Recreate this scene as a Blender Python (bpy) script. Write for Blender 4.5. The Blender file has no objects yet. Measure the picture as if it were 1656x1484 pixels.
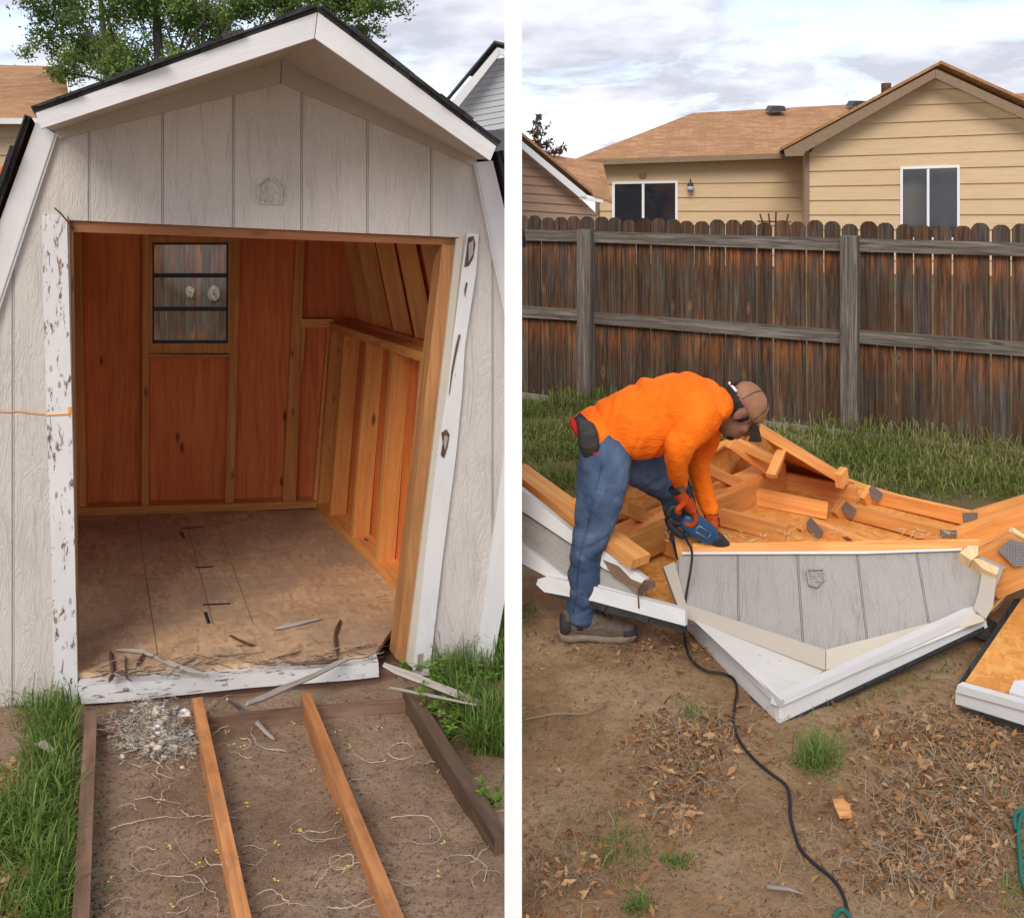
import bpy, math, random
import numpy as np
from mathutils import Vector, Matrix
random.seed(7); rng = np.random.default_rng(11)
scene = bpy.context.scene
COL = scene.collection

# ------------------------------------------------------------------ camera
CAMH, F, PX, PY = 1.75, 1600.0, 828.0, 300.0
cam_d = bpy.data.cameras.new('camera'); cam = bpy.data.objects.new('camera', cam_d); COL.objects.link(cam)
cam.location = (0, 0, CAMH); cam.rotation_euler = (math.radians(90), 0, 0)
cam_d.sensor_width = 36; cam_d.lens = 36 * F / 1656
cam_d.shift_x = 0; cam_d.shift_y = -(742 - PY) / 1656
cam_d.clip_start = .05; cam_d.clip_end = 500
scene.camera = cam

# ------------------------------------------------------------------ world, sun, exposure
SUN_EL, SUN_AZ = math.radians(40), math.radians(196)      # azimuth clockwise from +Y: behind the camera, a little left
world = bpy.data.worlds.new('World'); scene.world = world; world.use_nodes = True
wn, wl = world.node_tree.nodes, world.node_tree.links; wn.clear()
wo = wn.new('ShaderNodeOutputWorld'); bg = wn.new('ShaderNodeBackground'); bg.inputs['Strength'].default_value = .13
sky = wn.new('ShaderNodeTexSky'); sky.sky_type = 'NISHITA'; sky.sun_disc = False
sky.sun_elevation = SUN_EL; sky.sun_rotation = SUN_AZ; sky.altitude = 1500; sky.dust_density = 1.0
tc = wn.new('ShaderNodeTexCoord')
sep = wn.new('ShaderNodeSeparateXYZ'); wl.new(tc.outputs['Generated'], sep.inputs[0])
def wmath(op, a, b=None):
    n = wn.new('ShaderNodeMath'); n.operation = op
    for i, v in enumerate((a, b)):
        if v is None: continue
        if isinstance(v, (int, float)): n.inputs[i].default_value = v
        else: wl.new(v, n.inputs[i])
    return n.outputs[0]
zz = wmath('ADD', wmath('MAXIMUM', sep.outputs[2], 0.0), .22)
cmb = wn.new('ShaderNodeCombineXYZ')
wl.new(wmath('DIVIDE', sep.outputs[0], zz), cmb.inputs[0]); wl.new(wmath('DIVIDE', sep.outputs[1], zz), cmb.inputs[1])
cmb.inputs[2].default_value = 3.7
n1 = wn.new('ShaderNodeTexNoise'); n1.inputs['Scale'].default_value = 1.5; n1.inputs['Detail'].default_value = 9; n1.inputs['Roughness'].default_value = .58; n1.inputs['Distortion'].default_value = .35
wl.new(cmb.outputs[0], n1.inputs['Vector'])
n2 = wn.new('ShaderNodeTexNoise'); n2.inputs['Scale'].default_value = 3.1; n2.inputs['Detail'].default_value = 7; n2.inputs['Roughness'].default_value = .55
wl.new(cmb.outputs[0], n2.inputs['Vector'])
cr = wn.new('ShaderNodeValToRGB'); cr.color_ramp.elements[0].position = .36; cr.color_ramp.elements[1].position = .50
cr.color_ramp.elements[0].color = (0, 0, 0, 1); cr.color_ramp.elements[1].color = (1, 1, 1, 1); wl.new(n1.outputs['Fac'], cr.inputs[0])
cr2 = wn.new('ShaderNodeValToRGB'); e = cr2.color_ramp.elements
e[0].position = .40; e[0].color = (3.1, 3.13, 3.5, 1); e[1].position = .60; e[1].color = (4.6, 4.6, 5.0, 1); wl.new(n2.outputs['Fac'], cr2.inputs[0])
cloudmul = wn.new('ShaderNodeMixRGB'); cloudmul.blend_type = 'MULTIPLY'; cloudmul.inputs[0].default_value = 1
cloudmul.inputs[2].default_value = (1, 1, 1, 1); wl.new(cr2.outputs[0], cloudmul.inputs[1])
skymul = wn.new('ShaderNodeMixRGB'); skymul.blend_type = 'MULTIPLY'; skymul.inputs[0].default_value = 1
skymul.inputs[2].default_value = (1.5, 1.4, 1.45, 1); wl.new(sky.outputs[0], skymul.inputs[1])
mx = wn.new('ShaderNodeMixRGB'); fac = wmath('ADD', wmath('MULTIPLY', cr.outputs[0], .6), .36); wl.new(fac, mx.inputs[0])
wl.new(skymul.outputs[0], mx.inputs[1]); wl.new(cloudmul.outputs[0], mx.inputs[2])
wl.new(mx.outputs[0], bg.inputs['Color']); wl.new(bg.outputs[0], wo.inputs['Surface'])
sd = bpy.data.lights.new('sun', 'SUN'); sd.energy = 1.5; sd.angle = math.radians(30); sd.color = (1, .93, .83)
so = bpy.data.objects.new('sun', sd); COL.objects.link(so)
sdir = Vector((math.sin(SUN_AZ) * math.cos(SUN_EL), math.cos(SUN_AZ) * math.cos(SUN_EL), math.sin(SUN_EL)))
so.rotation_euler = (-sdir).to_track_quat('-Z', 'Y').to_euler()
scene.view_settings.view_transform = 'Standard'; scene.view_settings.look = 'None'
scene.view_settings.exposure = .70; scene.view_settings.gamma = 1
scene.render.engine = 'CYCLES'
scene.cycles.max_bounces = 8; scene.cycles.diffuse_bounces = 6; scene.cycles.transparent_max_bounces = 16
scene.cycles.use_denoising = True

# ------------------------------------------------------------------ numeric helpers
V = Vector
def P(px, py, Y): return V(((px - PX) / F * Y, Y, CAMH - (py - PY) / F * Y))       # the point seen at (px,py) at distance Y
def G(px, py, z=0.): return P(px, py, (CAMH - z) * F / (py - PY))                   # ... at height z
class Plane:
    def __init__(s, p, n): s.p = V(p); s.n = V(n).normalized()
    def at(s, px, py):
        d = V(((px - PX) / F, 1, -(py - PY) / F)); o = V((0, 0, CAMH))
        return o + d * ((s.p - o).dot(s.n) / d.dot(s.n))
    def off(s, v): return Plane(s.p + V(v), s.n)
def plane3(a, b, c): return Plane(a, (b - a).cross(c - a))
def vplane(a, b): d = V(b) - V(a); return Plane(a, V((d.y, -d.x, 0)))
def vnoise(x, y, z=0., seed=0):
    x = np.asarray(x, float); y = np.asarray(y, float); z = np.asarray(z, float) + 0 * x
    xi, yi, zi = np.floor(x), np.floor(y), np.floor(z); fx, fy, fz = x - xi, y - yi, z - zi
    fx, fy, fz = [t * t * (3 - 2 * t) for t in (fx, fy, fz)]
    def h(a, b, c): s = np.sin(a * 127.1 + b * 311.7 + c * 74.7 + seed * 13.7) * 43758.5453; return s - np.floor(s)
    r = 0
    for i in (0, 1):
        for j in (0, 1):
            for k in (0, 1):
                r = r + h(xi + i, yi + j, zi + k) * (fx if i else 1 - fx) * (fy if j else 1 - fy) * (fz if k else 1 - fz)
    return r - .5
def gz(x, y):
    x = np.asarray(x, float); y = np.asarray(y, float)
    t = np.clip((x + .012) / .028, 0, 1)
    base = (1 - t) * (.165 - .0465 * np.maximum(x, -12) - .0612 * np.minimum(y, 16))
    far = np.clip((6 - y) / 2, .15, 1)
    n = .035 * vnoise(x * 1.3, y * 1.3, 0, 1) + .016 * vnoise(x * 5, y * 5, 0, 2) + .009 * vnoise(x * 14, y * 14, 0, 3) + .006 * vnoise(x * 38, y * 38, 0, 4)
    return base + n * far - .004
def gzf(x, y): return float(gz(x, y))

# ------------------------------------------------------------------ materials
class NB:
    def __init__(s, name):
        s.m = bpy.data.materials.new(name); s.m.use_nodes = True; s.t = s.m.node_tree
        s.n, s.l = s.t.nodes, s.t.links; s.b = s.n['Principled BSDF']
    def put(s, sock, v):
        if v is None: return
        if hasattr(v, 'is_output'): s.l.new(v, sock)
        else: sock.default_value = v if not (isinstance(v, tuple) and len(v) == 3 and sock.type == 'RGBA') else (*v, 1)
    def uv(s, su=1., sv=1., obj=True, rnd=40.):
        t = s.n.new('ShaderNodeTexCoord'); m = s.n.new('ShaderNodeMapping'); s.l.new(t.outputs['UV'], m.inputs[0])
        m.inputs['Scale'].default_value = (su, sv, 1)
        if obj:
            oi = s.n.new('ShaderNodeObjectInfo'); c = s.n.new('ShaderNodeCombineXYZ')
            k = s.math('MULTIPLY', oi.outputs['Random'], rnd); s.l.new(k, c.inputs[0]); s.l.new(k, c.inputs[1]); s.l.new(k, c.inputs[2])
            s.l.new(c.outputs[0], m.inputs['Location'])
        return m.outputs[0]
    def obj(s, sc=1.):
        t = s.n.new('ShaderNodeTexCoord'); m = s.n.new('ShaderNodeMapping'); s.l.new(t.outputs['Object'], m.inputs[0])
        m.inputs['Scale'].default_value = sc if isinstance(sc, tuple) else (sc, sc, sc); return m.outputs[0]
    def rnd(s): return s.n.new('ShaderNodeObjectInfo').outputs['Random']
    def attr(s, a='tint'):
        n = s.n.new('ShaderNodeAttribute'); n.attribute_name = a; return n.outputs['Fac']
    def sepuv(s):
        t = s.n.new('ShaderNodeTexCoord'); x = s.n.new('ShaderNodeSeparateXYZ'); s.l.new(t.outputs['UV'], x.inputs[0]); return x.outputs[0], x.outputs[1]
    def noise(s, vec, scale=5., detail=5., rough=.55, dist=0., col=False):
        n = s.n.new('ShaderNodeTexNoise'); s.l.new(vec, n.inputs['Vector'])
        n.inputs['Scale'].default_value = scale; n.inputs['Detail'].default_value = detail; n.inputs['Roughness'].default_value = rough; n.inputs['Distortion'].default_value = dist
        return n.outputs['Color' if col else 'Fac']
    def vor(s, vec, scale=5., out='Distance', rand=1.):
        n = s.n.new('ShaderNodeTexVoronoi'); s.l.new(vec, n.inputs['Vector']); n.inputs['Scale'].default_value = scale
        n.inputs['Randomness'].default_value = rand; return n.outputs[out]
    def math(s, op, a, b=None, c=None, clamp=False):
        n = s.n.new('ShaderNodeMath'); n.operation = op; n.use_clamp = clamp
        for i, v in enumerate((a, b, c)): s.put(n.inputs[i], v)
        return n.outputs[0]
    def ramp(s, f, *st):
        n = s.n.new('ShaderNodeValToRGB'); s.l.new(f, n.inputs[0]); el = n.color_ramp.elements
        while len(el) < len(st): el.new(.5)
        for e, (p, c) in zip(el, st):
            e.position = p; e.color = (c, c, c, 1) if isinstance(c, (int, float)) else (*c, 1)
        return n.outputs[0]
    def mix(s, f, a, b, mode='MIX'):
        n = s.n.new('ShaderNodeMixRGB'); n.blend_type = mode; s.put(n.inputs[0], f); s.put(n.inputs[1], a); s.put(n.inputs[2], b); return n.outputs[0]
    def bump(s, h, st=.5, d=.005, nrm=None):
        n = s.n.new('ShaderNodeBump'); n.inputs['Strength'].default_value = st; n.inputs['Distance'].default_value = d
        s.l.new(h, n.inputs['Height'])
        if nrm is not None: s.l.new(nrm, n.inputs['Normal'])
        return n.outputs[0]
    def done(s, col, rough=.7, nrm=None, **kw):
        s.put(s.b.inputs['Base Color'], col); s.put(s.b.inputs['Roughness'], rough)
        if nrm is not None: s.l.new(nrm, s.b.inputs['Normal'])
        s.put(s.b.inputs['Specular IOR Level'], kw.get('spec', .3)); s.put(s.b.inputs['Metallic'], kw.get('metal', 0.))
        return s.m
def m_wood(name, lo, mid, hi, knot=(.16, .06, .02), var=.25, rough=.65, dirt=None):
    b = NB(name); v = b.uv(1, 1)
    g = b.noise(b.uv(2.2, 34), 1, 6, .6, .9); g2 = b.noise(b.uv(6, 150), 1, 3, .6)
    c = b.ramp(b.math('ADD', b.math('MULTIPLY', g, .8), b.math('MULTIPLY', g2, .2)), (.32, lo), (.5, mid), (.7, hi))
    k = b.vor(b.uv(3.2, 9.5), 1, 'Distance'); km = b.ramp(k, (.05, 1.), (.13, 0.))
    c = b.mix(km, c, knot)
    w = b.noise(b.uv(1, 1.5), 2.2, 4, .6); c = b.mix(b.ramp(w, (.45, 0.), (.75, .55)), c, lo)
    if dirt: c = b.mix(b.ramp(b.noise(b.uv(1.2, 2.5), 4, 6, .7), (.48, 0.), (.72, .75)), c, dirt)
    r = b.math('ADD', b.math('MULTIPLY', b.rnd(), var), 1 - var / 2)
    cc = b.n.new('ShaderNodeHueSaturation'); b.l.new(c, cc.inputs['Color']); b.l.new(r, cc.inputs['Value']); b.put(cc.inputs['Saturation'], .95)
    return b.done(cc.outputs[0], rough, b.bump(g, .35, .002))
def m_flat(name, col, rough=.6, noise=.12, sc=20, bump=.2, metal=0., spec=.3):
    b = NB(name); n = b.noise(b.obj(), sc, 5, .6)
    c = b.mix(b.ramp(n, (.3, 0.), (.7, 1.)), tuple(x * (1 - noise) for x in col), tuple(min(1, x * (1 + noise)) for x in col))
    return b.done(c, rough, b.bump(n, bump, .002), metal=metal, spec=spec)
def m_siding(name='textured_siding', k=1.):
    b = NB(name); u, v = b.sepuv()
    gr = b.noise(b.uv(6, 70, False), 1, 4, .55, 2.2)
    rings = b.math('FRACT', b.math('MULTIPLY', b.noise(b.uv(3.4, 15, False), 1, 2, .5, 1.3), 12))
    emb = b.math('ADD', b.math('MULTIPLY', b.ramp(rings, (.0, 0.), (.35, 1.), (.8, 1.), (1., 0.)), .38), b.math('MULTIPLY', gr, .8))
    emb = b.math('ADD', emb, b.math('MULTIPLY', b.noise(b.uv(120, 220, False), 1, 3, .65), .5))
    ph = b.math('ABSOLUTE', b.math('SUBTRACT', b.math('FRACT', b.math('ADD', b.math('DIVIDE', v, .232), .37)), .5))
    gm = b.ramp(ph, (.0, 1.), (.009, 1.), (.017, 0.))
    base = b.mix(b.ramp(b.noise(b.obj(), 1.6, 5, .6), (.35, 0.), (.68, 1.)), (.52 * k, .49 * k, .455 * k), (.62 * k, .575 * k, .52 * k))
    base = b.mix(b.ramp(emb, (.30, .22), (.75, 0.)), base, (.27 * k, .255 * k, .235 * k))
    base = b.mix(b.math('MULTIPLY', gm, .17), base, (.16, .15, .15))
    st = b.ramp(b.noise(b.uv(1.0, 9, False), 2.2, 6, .7), (.60, 0.), (.78, .3)); base = b.mix(st, base, (.34, .29, .25))
    h = b.math('SUBTRACT', b.math('MULTIPLY', emb, .30), b.math('MULTIPLY', gm, 1.))
    return b.done(base, .62, b.bump(h, 1., .009))
def m_paint(name, peel=.0, base=(.70, .70, .69), under=(.30, .17, .09)):
    b = NB(name); n = b.noise(b.uv(1, 3.4), 15, 8, .72, .5)
    c = b.mix(b.ramp(b.noise(b.uv(1, 1), 3, 5, .6), (.3, 0.), (.75, 1.)), base, tuple(x * .86 for x in base))
    t = .74 - .17 * peel
    pm = b.ramp(n, (t, 0.), (t + .035, 1.)) if peel else None
    sp = b.ramp(b.vor(b.uv(14, 34), 1.), (.06 + .08 * peel, 1.), (.10 + .10 * peel, 0.))
    spn = b.math('MULTIPLY', sp, b.ramp(b.noise(b.uv(1, 1), 5, 3, .6), (.48, 0.), (.62, 1.)))
    if peel:
        uc = b.mix(b.noise(b.uv(4, 60), 1, 4, .6), under, (.07, .045, .03)); c = b.mix(b.math('MAXIMUM', pm, b.math('MULTIPLY', spn, .85)), c, uc)
        h = b.math('SUBTRACT', b.math('MULTIPLY', b.noise(b.uv(6, 90), 1, 4, .6), .25), b.math('MULTIPLY', pm, 1.))
    else:
        c = b.mix(b.math('MULTIPLY', spn, .25), c, (.3, .27, .24)); h = b.noise(b.uv(8, 90), 1, 4, .6)
    st = b.ramp(b.noise(b.uv(.8, 3), 3, 6, .7), (.5, 0.), (.8, .35)); c = b.mix(st, c, (.42, .38, .34))
    return b.done(c, .5, b.bump(h, .4, .003))
def m_osb(name, c1, c2, c3, stain=None):
    b = NB(name)
    def flake(su, sv, k):
        w = b.n.new('ShaderNodeVectorMath'); w.operation = 'ADD'; b.l.new(b.uv(su, sv, False), w.inputs[0])
        q = b.n.new('ShaderNodeVectorMath'); q.operation = 'SCALE'; b.l.new(b.noise(b.uv(9, 9, False), 1, 2, .5, col=True), q.inputs[0]); q.inputs['Scale'].default_value = k
        b.l.new(q.outputs[0], w.inputs[1]); return b.vor(w.outputs[0], 1, 'Color')
    f1 = flake(16, 66, 2.5); f2 = flake(60, 19, 2.5)
    s1 = b.n.new('ShaderNodeSeparateColor'); b.l.new(f1, s1.inputs[0]); s2 = b.n.new('ShaderNodeSeparateColor'); b.l.new(f2, s2.inputs[0])
    sel = b.math('GREATER_THAN', s1.outputs[0], .5)
    fl = b.mix(sel, s1.outputs[1], s2.outputs[1])
    c = b.ramp(fl, (0., tuple(x * .65 + y * .35 for x, y in zip(c1, c2))), (.5, c2), (1., tuple(x * .6 + y * .4 for x, y in zip(c3, c2))))
    c = b.mix(b.ramp(b.noise(b.uv(5, 5, False), 1, 6, .65), (.4, 0.), (.75, .6)), c, c1)
    c = b.mix(b.math('MULTIPLY', b.noise(b.uv(30, 160), 1, 3, .6), .3), c, c1)
    if stain: c = b.mix(b.ramp(b.noise(b.uv(1.3, 1.6, False), 1.6, 6, .65, .5), (.42, 0.), (.68, .8)), c, stain)
    return b.done(c, .7, b.bump(fl, .35, .002))
def m_shingle(name, c1, c2, cm, w=.30, h=.14):
    b = NB(name); n = b.n.new('ShaderNodeTexBrick'); b.l.new(b.uv(1, 1, False), n.inputs['Vector'])
    n.inputs['Scale'].default_value = 1; n.inputs['Brick Width'].default_value = w; n.inputs['Row Height'].default_value = h
    n.inputs['Mortar Size'].default_value = .004; n.inputs['Mortar Smooth'].default_value = .3
    b.put(n.inputs['Color1'], c1); b.put(n.inputs['Color2'], c2); b.put(n.inputs['Mortar'], cm); n.inputs['Bias'].default_value = 0
    c = b.mix(b.ramp(b.noise(b.uv(5, 14, False), 1, 5, .7), (.42, 0.), (.58, .8)), n.outputs['Color'], c2)
    c = b.mix(b.ramp(b.noise(b.uv(1, 1, False), 90, 2, .6), (.4, 0.), (.7, .4)), c, cm)
    c = b.mix(b.ramp(b.noise(b.uv(.35, .5, False), 1, 4, .6), (.4, 0.), (.7, .35)), c, cm)
    return b.done(c, .9, b.bump(n.outputs['Fac'], .6, -.01))
def m_fence():
    b = NB('weathered_fence_wood'); u, v = b.sepuv()
    g = b.noise(b.uv(1.6, 42), 1, 7, .65, 1.3); g2 = b.noise(b.uv(8, 190), 1, 4, .6)
    gg = b.math('ADD', b.math('MULTIPLY', g, .75), b.math('MULTIPLY', g2, .25))
    grey = b.ramp(gg, (.30, (.014, .011, .009)), (.48, (.055, .044, .035)), (.66, (.135, .115, .095)), (.8, (.26, .235, .205)))
    brown = b.ramp(gg, (.34, (.016, .009, .006)), (.5, (.075, .038, .020)), (.72, (.20, .105, .055)))
    orange = b.ramp(gg, (.32, (.05, .018, .008)), (.5, (.24, .075, .022)), (.72, (.42, .17, .055)))
    c = b.mix(b.ramp(b.noise(b.uv(.9, 3.2), 2.3, 5, .65), (.39, 0.), (.56, 1.)), grey, brown)
    under = b.math('MAXIMUM', b.ramp(b.math('ABSOLUTE', b.math('SUBTRACT', u, 1.24)), (.03, 1.), (.16, 0.)), b.ramp(b.math('ABSOLUTE', b.math('SUBTRACT', u, .58)), (.04, 1.), (.20, 0.)))
    om = b.math('MULTIPLY', b.ramp(b.noise(b.uv(2.5, 22), 1.4, 4, .6), (.44, 0.), (.58, 1.)), b.math('ADD', b.math('MULTIPLY', under, .70), .01), clamp=True)
    c = b.mix(om, c, orange)
    k = b.vor(b.uv(2.3, 7), 1); c = b.mix(b.ramp(k, (.06, .85), (.15, 0.)), c, (.20, .12, .07)); c = b.mix(b.ramp(k, (.02, 1.), (.055, 0.)), c, (.015, .01, .008))
    r = b.math('ADD', b.math('MULTIPLY', b.rnd(), .55), .72)
    cc = b.n.new('ShaderNodeHueSaturation'); b.l.new(c, cc.inputs['Color']); b.l.new(r, cc.inputs['Value'])
    return b.done(cc.outputs[0], .85, b.bump(gg, .6, .004))
def m_greywood():
    b = NB('silver_grey_wood'); g = b.noise(b.uv(1.8, 46), 1, 7, .65, 1.1); c = b.ramp(g, (.30, (.04, .032, .025)), (.48, (.125, .107, .088)), (.68, (.26, .235, .205)))
    k = b.vor(b.uv(2.0, 7), 1); c = b.mix(b.ramp(k, (.05, .8), (.12, 0.)), c, (.05, .035, .025))
    c = b.mix(b.ramp(b.noise(b.uv(.8, 2), 3, 4, .6), (.5, 0.), (.72, .6)), c, (.085, .055, .038))
    return b.done(c, .85, b.bump(g, .6, .004))
def m_dirt():
    b = NB('bare_soil'); o = b.obj(); t = b.n.new('ShaderNodeTexCoord'); sx = b.n.new('ShaderNodeSeparateXYZ'); b.l.new(t.outputs['Object'], sx.inputs[0])
    n1 = b.noise(o, 1.7, 7, .62, .3); n2 = b.noise(o, 9, 8, .7); n3 = b.noise(o, 60, 6, .75); n4 = b.noise(o, 260, 3, .7)
    c = b.ramp(n1, (.34, (.31, .175, .085)), (.5, (.49, .31, .165)), (.66, (.60, .42, .26)))
    c2 = b.ramp(n1, (.34, (.35, .22, .138)), (.5, (.52, .355, .24)), (.66, (.62, .455, .32)))
    c = b.mix(b.math('GREATER_THAN', sx.outputs[0], 0.), c2, c)
    c = b.mix(b.ramp(n2, (.33, .4), (.50, 0.)), c, (.21, .13, .08))
    c = b.mix(b.ramp(n2, (.56, 0.), (.75, .6)), c, (.46, .32, .20))
    c = b.mix(b.ramp(n3, (.34, .45), (.46, 0.)), c, (.12, .075, .045)); c = b.mix(b.ramp(n3, (.58, 0.), (.78, .55)), c, (.55, .42, .30))
    c = b.mix(b.ramp(n4, (.60, 0.), (.75, .35)), c, (.42, .33, .25))
    # far from the work area the soil is under turf
    green = b.math('GREATER_THAN', sx.outputs[1], 5.0)
    c = b.mix(b.math('MULTIPLY', green, .75), c, b.mix(n2, (.05, .07, .02), (.16, .15, .06)))
    h = b.math('ADD', b.math('MULTIPLY', n3, .5), b.math('ADD', b.math('MULTIPLY', n2, .8), b.math('MULTIPLY', n4, .25)))
    return b.done(c, .95, b.bump(h, 1., .035), spec=.1)
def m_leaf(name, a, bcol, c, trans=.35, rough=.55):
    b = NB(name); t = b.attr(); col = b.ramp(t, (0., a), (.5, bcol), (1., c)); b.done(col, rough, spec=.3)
    tr = b.n.new('ShaderNodeBsdfTranslucent'); b.l.new(col, tr.inputs[0]); m = b.n.new('ShaderNodeMixShader'); m.inputs[0].default_value = trans
    b.l.new(b.b.outputs[0], m.inputs[1]); b.l.new(tr.outputs[0], m.inputs[2]); b.l.new(m.outputs[0], b.n['Material Output'].inputs[0]); return b.m
def m_fabric(name, c1, c2, sc=7, weave=900, rough=.85, dirt=None, bump=.5):
    b = NB(name); o = b.obj(); n = b.noise(o, sc, 5, .6, .8)
    c = b.mix(b.ramp(n, (.35, 0.), (.68, 1.)), c1, c2)
    if dirt: c = b.mix(b.ramp(b.noise(o, 11, 5, .65), (.6, 0.), (.76, .6)), c, dirt)
    w = b.noise(o, weave, 2, .5); c = b.mix(b.math('MULTIPLY', w, .25), c, tuple(x * .5 for x in c1))
    return b.done(c, rough, b.bump(b.math('ADD', b.math('MULTIPLY', b.noise(b.obj((9, 9, 22)), 1.4, 3, .5, 1.2), 1.), b.math('MULTIPLY', w, .08)), bump, .02), spec=.15)
def m_denim():
    b = NB('faded_denim'); o = b.obj(); n = b.noise(o, 6, 5, .6, .4); w = b.noise(b.obj((90, 90, 700)), 1, 2, .6)
    c = b.mix(b.ramp(n, (.38, 0.), (.66, 1.)), (.018, .038, .088), (.085, .135, .225)); c = b.mix(b.math('MULTIPLY', w, .35), c, (.16, .21, .30))
    fold = b.noise(b.obj((9, 9, 13)), 1, 4, .55, 1.2); c = b.mix(b.ramp(fold, (.56, 0.), (.74, .45)), c, (.15, .20, .29))
    return b.done(c, .85, b.bump(fold, .5, .02), spec=.12)
def m_glass_thin():
    b = NB('window_glass'); tr = b.n.new('ShaderNodeBsdfTransparent'); gl = b.n.new('ShaderNodeBsdfGlossy'); gl.inputs['Roughness'].default_value = .05
    tr.inputs[0].default_value = (.86, .9, .9, 1)
    m = b.n.new('ShaderNodeMixShader'); m.inputs[0].default_value = .035
    b.l.new(tr.outputs[0], m.inputs[1]); b.l.new(gl.outputs[0], m.inputs[2]); b.l.new(m.outputs[0], b.n['Material Output'].inputs[0]); return b.m
def m_dark_glass():
    b = NB('dark_window_glass'); n = b.noise(b.obj(), 3, 3, .5)
    return b.done(b.mix(n, (.006, .008, .012), (.035, .04, .05)), .04, spec=1.)
def m_plate():
    b = NB('galvanised_plate'); k = b.vor(b.uv(110, 110, False), 1, rand=.15); c = b.mix(b.ramp(k, (.16, 1.), (.28, 0.)), (.30, .32, .34), (.04, .04, .04))
    return b.done(c, .5, b.bump(k, .6, .003), metal=.6)
def m_lap(name, a, b_):
    b = NB(name); n = b.noise(b.uv(2, 28), 1, 6, .65, .5); c = b.mix(b.ramp(n, (.3, 0.), (.72, 1.)), a, b_)
    c = b.mix(b.ramp(b.noise(b.uv(.5, .8, False), 1, 4, .6), (.4, 0.), (.7, .4)), c, a)
    return b.done(c, .7, b.bump(n, .3, .003))

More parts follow.
